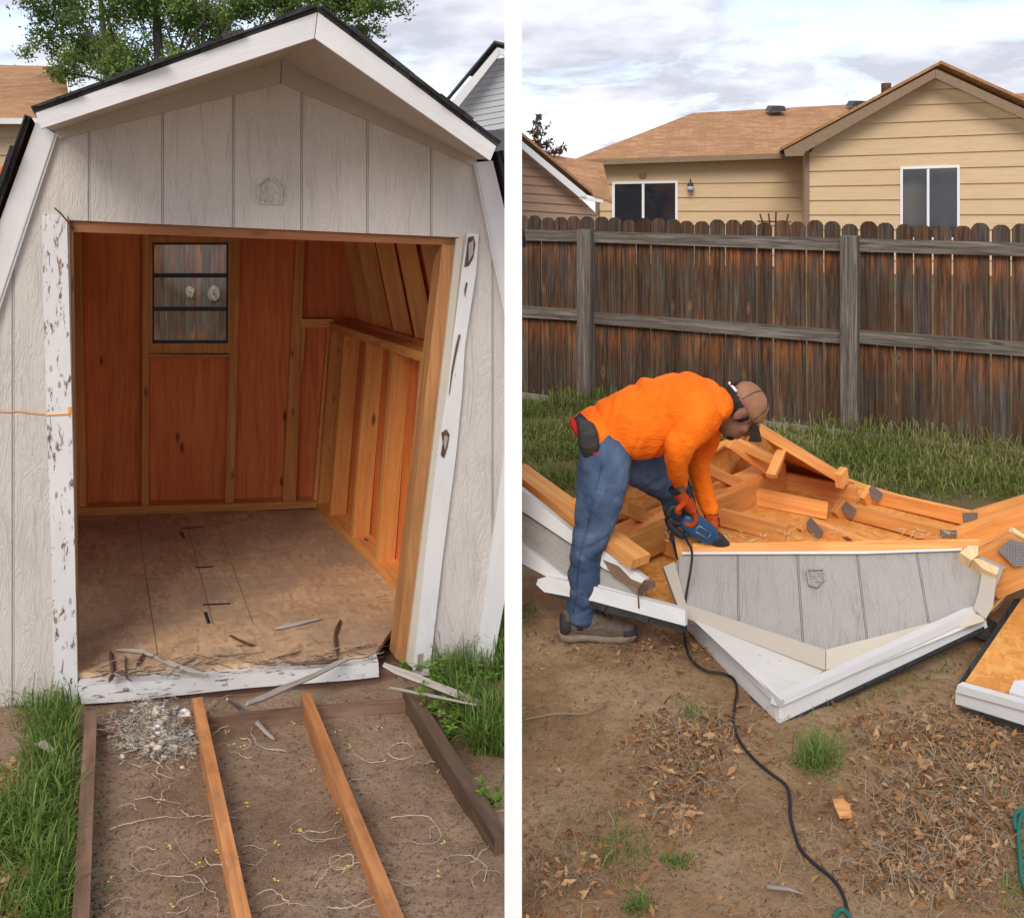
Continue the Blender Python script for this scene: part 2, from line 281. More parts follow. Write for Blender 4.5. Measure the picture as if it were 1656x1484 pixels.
MT = dict(
    fresh=m_wood('fresh_pine', (.56, .19, .032), (.76, .31, .06), (.87, .46, .125)),
    fresh_pale=m_wood('pale_cut_pine', (.62, .40, .18), (.74, .52, .26), (.82, .62, .36), var=.1),
    inner=m_wood('aged_inner_pine', (.50, .18, .03), (.68, .28, .05), (.78, .38, .085)),
    ply=m_wood('red_plywood', (.55, .105, .010), (.74, .18, .018), (.82, .27, .04), knot=(.16, .02, .006), var=.08),
    joist=m_wood('old_joist_pine', (.36, .13, .035), (.52, .21, .06), (.62, .30, .10), dirt=(.17, .085, .045)),
    rim=m_wood('stained_rim_wood', (.13, .07, .042), (.23, .13, .08), (.33, .20, .13), dirt=(.12, .075, .05)),
    darkwood=m_wood('wet_dark_wood', (.06, .035, .022), (.12, .07, .045), (.19, .12, .08)),
    grey_wood=m_wood('grey_splinter_wood', (.20, .17, .14), (.33, .29, .25), (.47, .43, .38), knot=(.2, .12, .07), var=.35),
    siding=m_siding(), paint=m_paint('white_trim_paint'), peel=m_paint('peeling_white_paint', 1.), peel2=m_paint('worn_white_paint', .55),
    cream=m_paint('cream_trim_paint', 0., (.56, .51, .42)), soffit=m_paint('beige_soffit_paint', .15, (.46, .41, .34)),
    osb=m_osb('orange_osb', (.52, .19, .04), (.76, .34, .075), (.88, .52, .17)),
    osb_floor=m_osb('worn_osb_floor', (.38, .23, .125), (.66, .44, .26), (.80, .60, .40), stain=(.34, .25, .18)),
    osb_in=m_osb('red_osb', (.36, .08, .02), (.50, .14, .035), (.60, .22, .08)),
    osb_white=m_paint('white_painted_osb', .2, (.70, .69, .64)),
    shingle_dark=m_shingle('charcoal_shingle', (.075, .075, .075), (.03, .03, .033), (.01, .01, .01), .16, .12),
    shingle_tan=m_shingle('tan_shingle', (.58, .335, .17), (.36, .185, .09), (.24, .125, .065), .31, .15),
    shingle_grey=m_shingle('grey_shingle', (.12, .125, .135), (.07, .075, .08), (.03, .03, .03)),
    fence=m_fence(), railwood=m_greywood(), siding_old=m_siding('weathered_siding', .62), dirt=m_dirt(), plate=m_plate(), glass=m_glass_thin(), dglass=m_dark_glass(),
    lap_tan=m_lap('tan_lap_siding', (.55, .39, .225), (.66, .49, .30)), lap_pink=m_lap('rosy_lap_siding', (.40, .255, .175), (.48, .32, .23)),
    lap_grey=m_lap('grey_vinyl_siding', (.42, .43, .45), (.50, .51, .53)), lap_cream=m_lap('cream_lap_siding', (.45, .34, .22), (.55, .43, .29)),
    trim_brown=m_flat('brown_trim', (.24, .165, .105)), black=m_flat('black_rubber', (.018, .018, .02), .55), metal=m_flat('grey_metal', (.30, .30, .31), .4, metal=.7),
    dark_metal=m_flat('dark_metal', (.05, .05, .055), .5), rust=m_flat('rusty_iron', (.10, .045, .025), .8), white=m_flat('white_vinyl', (.80, .80, .80), .45, .03),
    post=m_flat('plain_white_paint', (.93, .93, .93), .6, .005, bump=.02),
    shirt=m_fabric('orange_jersey', (.95, .155, .006), (.98, .215, .012), dirt=(.62, .11, .02)), red=m_fabric('red_undershirt', (.42, .02, .008), (.55, .03, .012)),
    denim=m_denim(), pouch=m_fabric('dark_pouch_cloth', (.035, .034, .032), (.075, .07, .065)),
    skin=m_flat('skin', (.22, .105, .062), .55, .12, 30), hair=m_flat('black_hair', (.012, .010, .009), .6, .3, 200, .8),
    cap=m_fabric('tan_cap_cloth', (.30, .145, .085), (.38, .195, .12), 12, 600, bump=.15), cap_dark=m_flat('dark_brim_cloth', (.03, .022, .018), .8),
    glove=m_fabric('orange_glove', (.42, .055, .01), (.52, .085, .015)), glove_dark=m_flat('black_glove_cloth', (.02, .02, .022), .8),
    shoe=m_fabric('taupe_suede', (.11, .082, .062), (.17, .13, .10), 25, 700), shoe_dark=m_flat('charcoal_mesh', (.035, .035, .037), .75, .2, 200), sole=m_flat('tan_rubber_sole', (.21, .155, .11), .8, .2, 40),
    saw_blue=m_flat('blue_plastic', (.018, .065, .145), .4, .1), saw_dark=m_flat('dark_plastic', (.022, .024, .028), .5),
    hose=m_flat('green_hose_vinyl', (.01, .12, .085), .4), bark=m_wood('grey_bark', (.045, .036, .03), (.09, .075, .062), (.15, .13, .11)),
    grass=m_leaf('green_grass', (.05, .10, .014), (.14, .24, .04), (.34, .40, .12)),
    grass_dry=m_leaf('mixed_turf', (.06, .095, .016), (.17, .21, .04), (.42, .38, .18)),
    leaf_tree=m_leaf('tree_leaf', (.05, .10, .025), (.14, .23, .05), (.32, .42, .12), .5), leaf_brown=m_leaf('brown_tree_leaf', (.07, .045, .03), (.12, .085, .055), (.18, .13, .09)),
    leaf_weed=m_leaf('weed_leaf', (.07, .17, .015), (.14, .29, .03), (.24, .40, .06)),
    litter=m_leaf('dead_leaf', (.16, .075, .03), (.36, .18, .075), (.55, .36, .19), .15, .8), straw=m_leaf('dead_stem', (.14, .10, .065), (.27, .195, .125), (.46, .37, .26), .1, .8),
    root=m_flat('pale_root', (.62, .53, .40), .7, .15), sprout=m_flat('yellow_sprout', (.62, .55, .10), .6),
    fluff=m_fabric('grey_fluff', (.50, .38, .27), (.80, .68, .54), 30, 500), fluff_white=m_flat('white_fluff', (.72, .71, .68), .9), chip=m_wood('orange_wood_chip', (.45, .17, .04), (.66, .30, .08), (.80, .5, .22)),
    knot=m_wood('pale_knot', (.10, .08, .06), (.26, .22, .18), (.45, .40, .33)),
    header_wood=m_wood('dark_header_pine', (.20, .065, .018), (.28, .10, .028), (.34, .14, .04)), jamb_wood=m_wood('brown_jamb_pine', (.24, .095, .028), (.36, .155, .045), (.46, .22, .07)), straw_wood=m_wood('dry_twig', (.17, .11, .07), (.30, .21, .14), (.42, .32, .22)), stone=m_flat('soil_clod', (.20, .13, .085), .95, .35, 60, .6),
)

# ------------------------------------------------------------------ mesh builder
class MB:
    def __init__(s): s.v = []; s.f = []; s.uv = []; s.mi = []; s.sm = []
    def face(s, idx, g, n=None, mi=0, smooth=False):
        pts = [s.v[i] for i in idx]
        if n is None:
            n = V((0, 0, 0))
            for i in range(len(pts)): n += pts[i].cross(pts[(i + 1) % len(pts)])
            if n.length < 1e-12: n = V((0, 0, 1))
        n = n.normalized(); g = V(g); gp = g - n * g.dot(n)
        if gp.length < .2: gp = V((0, 0, 1)) - n * n.z if abs(n.z) < .9 else V((1, 0, 0)) - n * n.x
        gp.normalize(); w = n.cross(gp)
        s.f.append(list(idx)); s.uv.append([(p.dot(gp), p.dot(w)) for p in pts]); s.mi.append(mi); s.sm.append(smooth)
    def prism(s, pts, ext, g=(0, 0, 1), mi=0):                     # polygon pts extruded by vector ext
        n = len(pts); b = len(s.v); pts = [V(p) for p in pts]; ext = V(ext); s.v += pts + [p + ext for p in pts]
        nn = V((0, 0, 0))
        for i in range(n): nn += pts[i].cross(pts[(i + 1) % n])
        f1, f2 = list(range(b, b + n)), list(range(b + n, b + 2 * n))
        flip = nn.dot(ext) > 0
        s.face(f1[::-1] if flip else f1, g, mi=mi); s.face(f2 if flip else f2[::-1], g, mi=mi)
        for i in range(n):
            j = (i + 1) % n; q = [b + i, b + j, b + n + j, b + n + i]
            s.face(q if flip else q[::-1], g, mi=mi)
        return s
    def beam(s, a, b, w, h, up=(0, 0, 1), mi=0):                    # box from a to b, w across, h along up; a/b on the centre line
        a, b = V(a), V(b); d = (b - a).normalized(); up = V(up); up = (up - d * up.dot(d)).normalized(); r = d.cross(up)
        q = [a + r * (w / 2) * i + up * (h / 2) * j for i, j in ((-1, -1), (1, -1), (1, 1), (-1, 1))]
        return s.prism(q, b - a, d, mi)
    def tube(s, path, r, n=6, mi=0, closed=False, cap=True):
        path = [V(p) for p in path]; m = len(path); b = len(s.v); up = V((0, 0, 1))
        for i, p in enumerate(path):
            d = (path[min(i + 1, m - 1)] - path[max(i - 1, 0)]); d = d.normalized() if d.length > 1e-9 else V((0, 0, 1))
            x = d.cross(up); x = x.normalized() if x.length > .05 else d.cross(V((1, 0, 0))).normalized(); y = x.cross(d); rr = r[i] if hasattr(r, '__len__') else r
            for k in range(n):
                t = 2 * math.pi * k / n; s.v.append(p + (x * math.cos(t) + y * math.sin(t)) * rr)
        L = 0
        for i in range(m - 1):
            l2 = L + (path[i + 1] - path[i]).length
            for k in range(n):
                j = (k + 1) % n; s.f.append([b + i * n + k, b + i * n + j, b + (i + 1) * n + j, b + (i + 1) * n + k])
                c = .02; s.uv.append([(L, k * c), (L, (k + 1) * c), (l2, (k + 1) * c), (l2, k * c)]); s.mi.append(mi); s.sm.append(True)
            L = l2
        if cap:
            s.face(list(range(b, b + n))[::-1], (0, 0, 1), mi=mi); s.face(list(range(b + (m - 1) * n, b + m * n)), (0, 0, 1), mi=mi)
        return s
    def ell(s, c, ax, ay, az, n=12, m=8, mi=0, jit=0):
        b = len(s.v); c = V(c); ax, ay, az = V(ax), V(ay), V(az)
        s.v.append(c + az)
        for i in range(1, m):
            t = math.pi * i / m
            for k in range(n):
                u = 2 * math.pi * k / n; j = 1 + (random.uniform(-jit, jit) if jit else 0)
                s.v.append(c + (ax * math.cos(u) * math.sin(t) + ay * math.sin(u) * math.sin(t) + az * math.cos(t)) * j)
        s.v.append(c - az); e = len(s.v) - 1
        for k in range(n):
            j = (k + 1) % n; s.face([b, b + 1 + k, b + 1 + j], (0, 0, 1), mi=mi, smooth=True)
            for i in range(m - 2):
                s.face([b + 1 + i * n + k, b + 1 + (i + 1) * n + k, b + 1 + (i + 1) * n + j, b + 1 + i * n + j], (0, 0, 1), mi=mi, smooth=True)
            s.face([e, b + 1 + (m - 2) * n + j, b + 1 + (m - 2) * n + k], (0, 0, 1), mi=mi, smooth=True)
        return s
    def loft(s, st, n=18, mi=0, p=2.):                              # st: (centre, half-axis a, half-axis b)
        b = len(s.v)
        for c, a, bb in st:
            c, a, bb = V(c), V(a), V(bb)
            for k in range(n):
                t = 2 * math.pi * k / n; ct, stt = math.cos(t), math.sin(t)
                s.v.append(c + a * math.copysign(abs(ct) ** (2 / p), ct) + bb * math.copysign(abs(stt) ** (2 / p), stt))
        for i in range(len(st) - 1):
            for k in range(n):
                j = (k + 1) % n; s.face([b + i * n + k, b + i * n + j, b + (i + 1) * n + j, b + (i + 1) * n + k], (0, 0, 1), mi=mi, smooth=True)
        s.face(list(range(b, b + n))[::-1], (0, 0, 1), mi=mi, smooth=True); q = b + (len(st) - 1) * n; s.face(list(range(q, q + n)), (0, 0, 1), mi=mi, smooth=True)
        return s
    def build(s, name, mats, parent=None):
        me = bpy.data.meshes.new(name); me.from_pydata([tuple(p) for p in s.v], [], s.f)
        for m in (mats if isinstance(mats, (list, tuple)) else [mats]): me.materials.append(MT[m] if isinstance(m, str) else m)
        l = me.uv_layers.new(name='UVMap'); l.data.foreach_set('uv', np.array([c for f in s.uv for q in f for c in q], dtype=np.float32))
        me.polygons.foreach_set('material_index', s.mi); me.polygons.foreach_set('use_smooth', s.sm); me.update()
        o = bpy.data.objects.new(name, me); COL.objects.link(o)
        if parent is not None: o.parent = parent; o.matrix_parent_inverse = parent.matrix_world.inverted()
        return o
def raw(name, vs, loops, sizes, mat, tint=None, parent=None):       # fast mesh from numpy arrays
    me = bpy.data.meshes.new(name); me.vertices.add(len(vs)); me.vertices.foreach_set('co', np.asarray(vs, np.float32).ravel())
    me.loops.add(len(loops)); me.loops.foreach_set('vertex_index', np.asarray(loops, np.int32))
    me.polygons.add(len(sizes)); st = np.concatenate([[0], np.cumsum(sizes)[:-1]]).astype(np.int32); me.polygons.foreach_set('loop_start', st)
    me.update(calc_edges=True); me.validate()
    me.materials.append(MT[mat])
    if tint is not None: a = me.attributes.new('tint', 'FLOAT', 'POINT'); a.data.foreach_set('value', np.asarray(tint, np.float32))
    o = bpy.data.objects.new(name, me); COL.objects.link(o)
    if parent is not None: o.parent = parent; o.matrix_parent_inverse = parent.matrix_world.inverted()
    return o
def tag(o, label, cat, group=None):
    o['label'] = label; o['category'] = cat
    if group: o['group'] = group
    return o
def kind(o, k, label=None, cat=None):
    o['kind'] = k
    if label: o['label'] = label
    if cat: o['category'] = cat
    return o
def thing(name, loc, label, cat, group=None):
    o = bpy.data.objects.new(name, None); COL.objects.link(o); o.location = V(loc); o.empty_display_size = .1; bpy.context.view_layer.update()
    return tag(o, label, cat, group)
def poly(pl, px, ext, g=(0, 0, 1), mb=None, mi=0):
    mb = mb or MB(); return mb.prism([pl.at(*p) for p in px], ext, g, mi)
def crawl(a, b, n=8, amp=.02, seed=0):
    a, b = V(a), V(b); out = []
    for i in range(n):
        t = i / (n - 1); p = a.lerp(b, t); k = math.sin(math.pi * t) ** .6 if 0 < t < 1 else 0
        out.append(p + V((random.uniform(-1, 1), random.uniform(-1, 1), random.uniform(-.4, .4))) * amp * k)
    return out
def smooth_path(pts, k=6):
    pts = [V(p) for p in pts]; out = []
    for i in range(len(pts) - 1):
        p0, p1, p2, p3 = pts[max(i - 1, 0)], pts[i], pts[i + 1], pts[min(i + 2, len(pts) - 1)]
        for j in range(k):
            t = j / k; out.append(.5 * ((2 * p1) + (p2 - p0) * t + (2 * p0 - 5 * p1 + 4 * p2 - p3) * t * t + (3 * p1 - p0 - 3 * p2 + p3) * t ** 3))
    return out + [pts[-1]]

# ================================================================== ground
def axis(lo, hi, a, b, step, grow=1.22):
    mid = list(np.arange(a, b + 1e-9, step)); l, r = [], []; s = step; x = a
    while x > lo: s *= grow; x -= s; l.append(max(x, lo))
    s = step; x = b
    while x < hi: s *= grow; x += s; r.append(min(x, hi))
    return np.array(l[::-1] + mid + r)
xs = np.unique(np.concatenate([axis(-45, 45, -2.2, 2.9, .016), [-.012, .016]])); ys = axis(-6, 60, 2.0, 4.6, .016)
Xg, Yg = np.meshgrid(xs, ys); Zg = gz(Xg, Yg)
vs = np.stack([Xg, Yg, Zg], -1).reshape(-1, 3); nx, ny = len(xs), len(ys)
ii = (np.arange(ny - 1)[:, None] * nx + np.arange(nx - 1)[None]).ravel()
ground = raw('ground', vs, np.stack([ii, ii + 1, ii + nx + 1, ii + nx], -1).ravel(), np.full(len(ii), 4), 'dirt'); kind(ground, 'structure')
ground.data.polygons.foreach_set('use_smooth', np.ones(len(ii), bool))

# ================================================================== added white strip for the blank gap between the two views, hiding the seam
pm = MB(); pm.prism([P(816, 300, 2.3) * 1, P(844, 300, 2.3) * 1, P(844, 300, 2.3) + V((0, .04, 0)), P(816, 300, 2.3) + V((0, .04, 0))], (0, 0, .75))
pm = MB(); xl, xr = P(816, 0, 2.3).x, P(844, 0, 2.3).x
pm.prism([(xl, 2.3, -.3), (xr, 2.3, -.3), (xr, 2.34, -.3), (xl, 2.34, -.3)], (0, 0, 2.75))
tag(pm.build('white_divider', 'post'), 'tall narrow white strip added as a divider between the shed and the fenced yard', 'post')

# ================================================================== LEFT: the shed
DV = V((-.4156, 1, -.042)); HV = V((1, .2725, 0)).normalized(); LEN = 1.88
FP = Plane((-1.45, 3.3, 0), (.2725, -1, 0)); OUT = V((.2725, -1, 0)).normalized()
FF = FP.off(-DV * .53); BPn = FP.off(DV * LEN)
def lz(h): return lambda x, y: CAMH - h - .0465 * x - .0612 * y
def gplane(h): return plane3(V((0, 0, CAMH - h)), V((1, 0, CAMH - h - .0465)), V((0, 1, CAMH - h - .0612)))
FL, JP, DP = gplane(1.49), gplane(1.53), gplane(1.585)
shed = thing('garden_shed', (-1.0, 4.2, gzf(-1, 4.2)), 'grey and white barn-roofed garden shed with its doorway open and red-brown inside', 'shed')
EX = DV.normalized()
# front wall
fw = MB(); poly(FP, [(-60, 1160), (-60, 640), (95, 212), (455, 95), (770, 255), (838, 560), (838, 700), (795, 1102), (672, 1098), (744, 384), (112, 356), (126, 1145)], EX * .014, mb=fw)
wall = fw.build('front_wall', 'siding', shed)
# emblem pressed into the siding
def emblem(pl, px, bars, off, parent):
    m = MB(); pts = [pl.at(*p) + off * .003 for p in px]; c = sum(pts, V((0, 0, 0))) / len(pts)
    m.prism(pts, -off * .006, (0, 0, 1)); n = len(pts)
    for i in range(n): m.beam(pts[i] + off * .003, pts[(i + 1) % n] + off * .003, .005, .016, off)
    for (x0, y0, x1, y1) in bars:
        k = int(abs(x1 - x0) / 2.6); 
        for i in range(k):
            if random.random() < .15: continue
            a = i / k; b = (i + .62) / k
            m.beam(pl.at(x0 + (x1 - x0) * a, y0 + (y1 - y0) * a) + off * .0035, pl.at(x0 + (x1 - x0) * b, y0 + (y1 - y0) * b) + off * .0035, random.uniform(.0028, .0055), .008, off)
    return m.build('pressed_emblem', parent.data.materials[0], parent)
emblem(FP, [(418, 327), (419, 300), (436, 289), (449, 296), (456, 305), (455, 329)], [(427, 302, 446, 302), (425, 307, 447, 308), (422, 312, 450, 313), (430, 317, 444, 318), (427, 321, 447, 322), (422, 325.5, 452, 326)], OUT, wall)
cr_ = MB(); cr_.tube(smooth_path([FP.at(x, y) + OUT * .002 for x, y in ((-30, 662), (10, 666), (30, 665), (52, 668), (72, 670))]), .0024, 5); cr_.build('split_line', 'inner', shed)
# trims on the front plane
def fslab(name, px, mat, off, th, g=(0, 0, 1), pl=FP, parent=shed, out=OUT):
    q = pl.off(out * off); return poly(q, px, -out * th, g).build(name, mat, parent)
jl = fslab('door_trim', [(68, 347), (92, 346), (108, 349), (112, 500), (117, 700), (121, 900), (126, 1138), (108, 1139), (88, 1130), (83, 900), (76, 690), (70, 480)], 'peel', .018, .0175)
m = MB(); m.tube(smooth_path([FP.at(x, y) + OUT * .02 for x, y in ((76, 669), (95, 668), (114, 667))]), .003, 5); poly(FP.off(OUT * .02), [(110, 658), (115, 658), (115, 667), (113, 676), (110, 672)], -OUT * .01, mb=m); m.build('raw_split', 'fresh', jl)
m = MB(); m.tube([FP.at(*p) + OUT * .021 for p in ((90, 336), (100, 345), (111, 358), (122, 370))], .0025, 4); m.build('bent_nail', 'rust', jl)
fslab('door_trim', [(756, 377), (774, 379), (770, 440), (752, 560), (747, 640), (737, 740), (716, 900), (694, 1092), (667, 1092), (688, 900), (706, 740), (722, 640), (735, 530), (748, 430)], 'peel2', .018, .0175)
fslab('jamb_edge', [(738, 386), (750, 383), (730, 560), (710, 740), (668, 1080), (657, 1072), (698, 740), (719, 560)], 'cream', .006, .03)
# rotten holes in the right trim
for hx in ([(757, 384), (766, 382), (769, 395), (765, 418), (758, 430), (751, 432), (754, 410)], [(751, 470), (754, 456), (756, 458), (752, 480)], [(737, 560), (742, 540), (745, 542), (737, 578), (731, 610), (728, 632), (726, 640), (730, 600)], [(714, 700), (722, 694), (727, 702), (724, 722), (718, 741), (713, 736), (716, 716)]):
    fslab('rotten_patch', hx, 'darkwood', .0215, .003)
for hx in ([(758, 394), (766, 388), (765, 410), (758, 424)], [(719, 704), (725, 706), (720, 728), (717, 716)], [(676, 1058), (684, 1056), (682, 1084), (675, 1084)]):
    fslab('raw_patch', hx, 'grey_wood', .023, .003)
fslab('corner_trim', [(838, 700), (838, 850), (791, 1108), (765, 1100), (800, 850), (814, 740), (826, 690)], 'paint', .018, .0175)
fslab('rake_trim', [(766, 263), (797, 260), (838, 430), (838, 620)], 'paint', .02, .0195)
fslab('rake_trim', [(58, 198), (93, 218), (-60, 680), (-60, 520)], 'paint', .02, .0195)
for q in ([(770, 262), (774, 262), (838, 584), (838, 604)], [(85, 214), (89, 216), (-60, 664), (-60, 652)]): fslab('trim_bead', q, 'paint', .0255, .005)
fslab('frieze_board', [(86, 209), (455, 96), (453, 135), (95, 225)], 'soffit', .019, .0185, HV)
fslab('frieze_board', [(456, 96), (770, 256), (764, 268), (454.5, 135)], 'soffit', .019, .0185, HV)
# fascia on the overhang
fslab('fascia_board', [(57, 182), (513, 20), (508, 62), (67, 208)], 'paint', 0, .02, HV + V((0, 0, .3)), FF)
fslab('fascia_board', [(514.2, 20), (803, 235), (793, 260), (509.2, 62)], 'paint', 0, .02, HV - V((0, 0, .6)), FF)
m = MB()
m.prism([FF.at(67, 205) + EX * .02, FF.at(508, 58) + EX * .02, FP.at(455, 98) + OUT * .001, FP.at(88, 212) + OUT * .001], (0, 0, .012), EX); sof = m.build('soffit', 'soffit', shed)
m = MB(); m.prism([FF.at(508, 58) + EX * .02, FF.at(793, 257) + EX * .02, FP.at(768, 258) + OUT * .001, FP.at(455, 98) + OUT * .001], (0, 0, .012), EX); m.build('soffit', 'soffit', shed)
m = MB(); m.tube([FP.at(*p) + OUT * .022 for p in ((455, 93), (560, 142), (640, 178), (690, 205))], .003, 4); m.tube([FP.at(*p) + OUT * .022 for p in ((455, 93), (400, 106), (370, 112))], .0025, 4); m.build('open_joint', 'darkwood', shed)
# roof decks with ragged shingle edges
SW = DV * (.53 + LEN + .08)
def deck(name, edges, up, mat, out=0.):
    m = MB(); a, b = edges[0]; N = max(6, int((b - a).length / .11)); sw = (edges[1][0] - a); n0 = (b - a).cross(sw).normalized(); n0 = n0 if n0.dot(up) > 0 else -n0
    L = lambda e, t: e[0].lerp(e[1], t)
    for (e0, e1) in zip(edges[:-1], edges[1:]):
        m.prism([e0[0], e0[1], e1[1], e1[0]], n0 * .013, sw)
    for k in range(N):                                               # courses: each laps the one below
        t0, t1 = k / N, min(1, (k + 1.12) / N); nudge = random.uniform(.002, .022); h = random.uniform(.004, .014); j = random.uniform(0, .02)
        for i, (e0, e1) in enumerate(zip(edges[:-1], edges[1:])):
            p = [L(e0, t0) + n0 * .0135, L(e0, t1) + n0 * .0135, L(e1, t1) + n0 * .0135, L(e1, t0) + n0 * .0135]
            if i == 0: d = (p[3] - p[0]).normalized(); p[0] -= d * nudge; p[1] -= d * (nudge + j)
            m.prism(p, n0 * h, sw)
    return m.build(name, mat, shed)
L1, A1, R1 = FF.at(55, 184), FF.at(514, 19), FF.at(804, 238)
L1f, A1f, A2f, R1f = FP.at(60, 190), FP.at(455, 66), FP.at(455, 66), FP.at(800, 235); S_ = DV * (LEN + .1)
deck('roof_slope', [(L1, A1), (L1f, A1f), (L1f + S_, A1f + S_)], V((0, 0, 1)), 'shingle_dark'); deck('roof_slope', [(R1, A1), (R1f, A2f), (R1f + S_, A2f + S_)], V((0, 0, 1)), 'shingle_dark')
l1, r1 = FP.at(54, 190) + OUT * .04, FP.at(799, 246) + OUT * .04; a_, b_ = FP.at(-110, 660) + OUT * .04, FP.at(838, 400) + OUT * .04
deck('roof_slope', [(a_, l1), (a_ + S_, l1 + S_)], V((-1, 0, .3)), 'shingle_dark'); deck('roof_slope', [(b_, r1), (b_ + S_, r1 + S_)], V((1, 0, .3)), 'shingle_dark')
# side, back walls and inside
KL, KR, AP = FP.at(95, 212), FP.at(770, 255), FP.at(455, 95)
cl, crn = FP.at(-110, 660), FP.at(838, 600)
zb = lambda p, h=1.60: V((p.x, p.y, lz(h)(p.x, p.y)))
bl, brn = zb(cl), zb(FP.at(797, 1100)); S = DV * LEN
def quad(name, pts, th, mat, g=(0, 0, 1), parent=shed): m = MB(); m.prism(pts, th, g); return m.build(name, mat, parent)
quad('side_wall', [bl + EX * .02, cl + EX * .02, cl + S, bl + S], (-.02, 0, 0), 'ply'); 
A0, A2 = V((-1.06, 5.50, 0)), V((-.17, 3.64, 0)); A0.z = lz(1.49)(A0.x, A0.y); A2.z = lz(1.49)(A2.x, A2.y)
T0 = P(541, 519, 5.50); T2 = T0 + (A2 - A0).normalized() * (A2 - A0).length; T2.z = T0.z + .08
A2s, T2s = A0.lerp(A2, .93), T0.lerp(T2, .93)
quad('side_wall', [A0 + V((.05, 0, -.05)), A2s + V((.05, 0, -.05)), T2s + V((.05, 0, .02)), T0 + V((.05, 0, .02))], (.02, .008, 0), 'ply')
# back wall round the window opening
m = MB(); bk = EX * .014
for q in ([(-90, 860), (-90, 300), (240, 300), (240, 860)], [(240, 860), (240, 566), (376, 566), (376, 860)], [(376, 860), (376, 300), (600, 300), (600, 860)], [(240, 388), (240, 300), (376, 300), (376, 388)]): poly(BPn, q, bk, mb=m)
m.prism([BPn.at(-90, 300), BPn.at(455, 120), BPn.at(600, 300)], bk); m.build('back_wall', 'ply', shed)
def bslab(name, px, mat, off=.07, th=.068, g=(0, 0, 1), parent=shed): return fslab(name, px, mat, off, th, g, BPn, parent)
for q in ([(118, 360), (131, 360), (140, 826), (123, 826)], [(231, 360), (241, 360), (240, 824), (229, 824)], [(378, 360), (390, 360), (378, 820), (364, 820)], [(480, 360), (494, 360), (478, 814), (457, 814)], [(486, 530), (494, 530), (490, 600), (484, 600)], [(530, 530), (540, 530), (518, 812), (506, 812)]): bslab('stud', q, 'inner')
bslab('bottom_plate', [(60, 823), (517, 810), (517, 821), (60, 838)], 'inner', .09, .088, HV)
bslab('top_plate', [(487, 516), (541, 516), (541, 529), (487, 530)], 'inner', .075, .073, HV)
win = MB(); 
wf = thing  # readability
frame = MB()
for q in ([(235, 382), (246, 382), (246, 572), (235, 572)], [(370, 382), (381, 382), (379, 572), (369, 572)], [(246, 382), (370, 382), (370, 392), (246, 392)], [(246, 556), (369, 556), (369, 571), (246, 571)]): poly(BPn.off(OUT * .05), q, -OUT * .06, mb=frame)
wo_ = frame.build('window', 'inner', shed)
quad('sill', [BPn.at(242, 569) + OUT * .075, BPn.at(376, 570) + OUT * .075, BPn.at(376, 575) + OUT * .075, BPn.at(242, 574) + OUT * .075], -OUT * .07, 'joist', HV, wo_)
m = MB()
for q in ([(246.3, 392.3), (249, 392.3), (249, 556), (246.3, 556)], [(366, 392.3), (369.7, 392.3), (368.7, 556), (365, 556)], [(249, 392.3), (366, 392.3), (366, 396), (249, 396)], [(249, 550), (365, 550), (365, 556), (249, 556)], [(249, 442), (366, 442), (366, 449), (249, 449)], [(249, 496), (366, 496), (366, 503), (249, 503)]): poly(BPn.off(OUT * .03), q, -OUT * .02, mb=m)
m.build('louvre_frame', 'dark_metal', wo_)
for q in ([(249, 396), (366, 396), (366, 442), (249, 442)], [(249, 449), (366, 449), (366, 496), (249, 496)], [(249, 503), (365, 503), (365, 550), (249, 550)]): fslab('pane', q, 'glass', .02, .003, pl=BPn, parent=wo_)
# right-hand wall: plates, studs and rafters above
A2 = A0.lerp(A2, .93); T2 = T0.lerp(T2, .93); wd = (A2 - A0); wl_ = wd.length; wdn = wd.normalized(); nin = V((-wdn.y, wdn.x, 0)).normalized(); nin = nin if nin.x < 0 else -nin
m = MB(); m.beam(T0 + nin * -.0 + V((0, 0, -.02)), T2 + V((0, 0, -.02)), .09, .04); m.build('top_plate', 'inner', shed)
m = MB(); m.beam(A0 + V((0, 0, .02)), A2 + V((0, 0, .02)), .1, .04); m.build('bottom_plate', 'inner', shed)
for t in (.04, .17, .38, .58, .78, .93):
    a, b = A0 + wd * t, T0 + (T2 - T0) * t; m = MB(); m.beam(a + V((0, 0, .03)) - nin * .0, b - V((0, 0, .04)), .038, .085, nin); m.build('stud', 'inner', shed)
Kk = KR + S
roofin = [crn + V((-.02, 0, 0)), KR + V((-.03, 0, 0)), KR + V((-.03, 0, 0)) + S, crn + V((-.02, 0, 0)) + S]
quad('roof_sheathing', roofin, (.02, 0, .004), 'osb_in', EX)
for t in (.06, .22, .40, .58, .76, .93):
    a, b = crn + S * (1 - t) + V((-.07, 0, -.05)), KR + S * (1 - t) + V((-.08, 0, .0)); m = MB(); m.beam(a, b, .038, .085, (-1, 0, -.2)); m.build('rafter', 'inner', shed)
# upper ceiling (inside of the roof)
quad('roof_sheathing', [KL + EX * .02, AP + EX * .02, AP + S, KL + S], (0, 0, .015), 'osb_in', EX); quad('roof_sheathing', [KR + EX * .02, AP + EX * .02, AP + S, KR + S], (0, 0, .015), 'osb_in', EX)
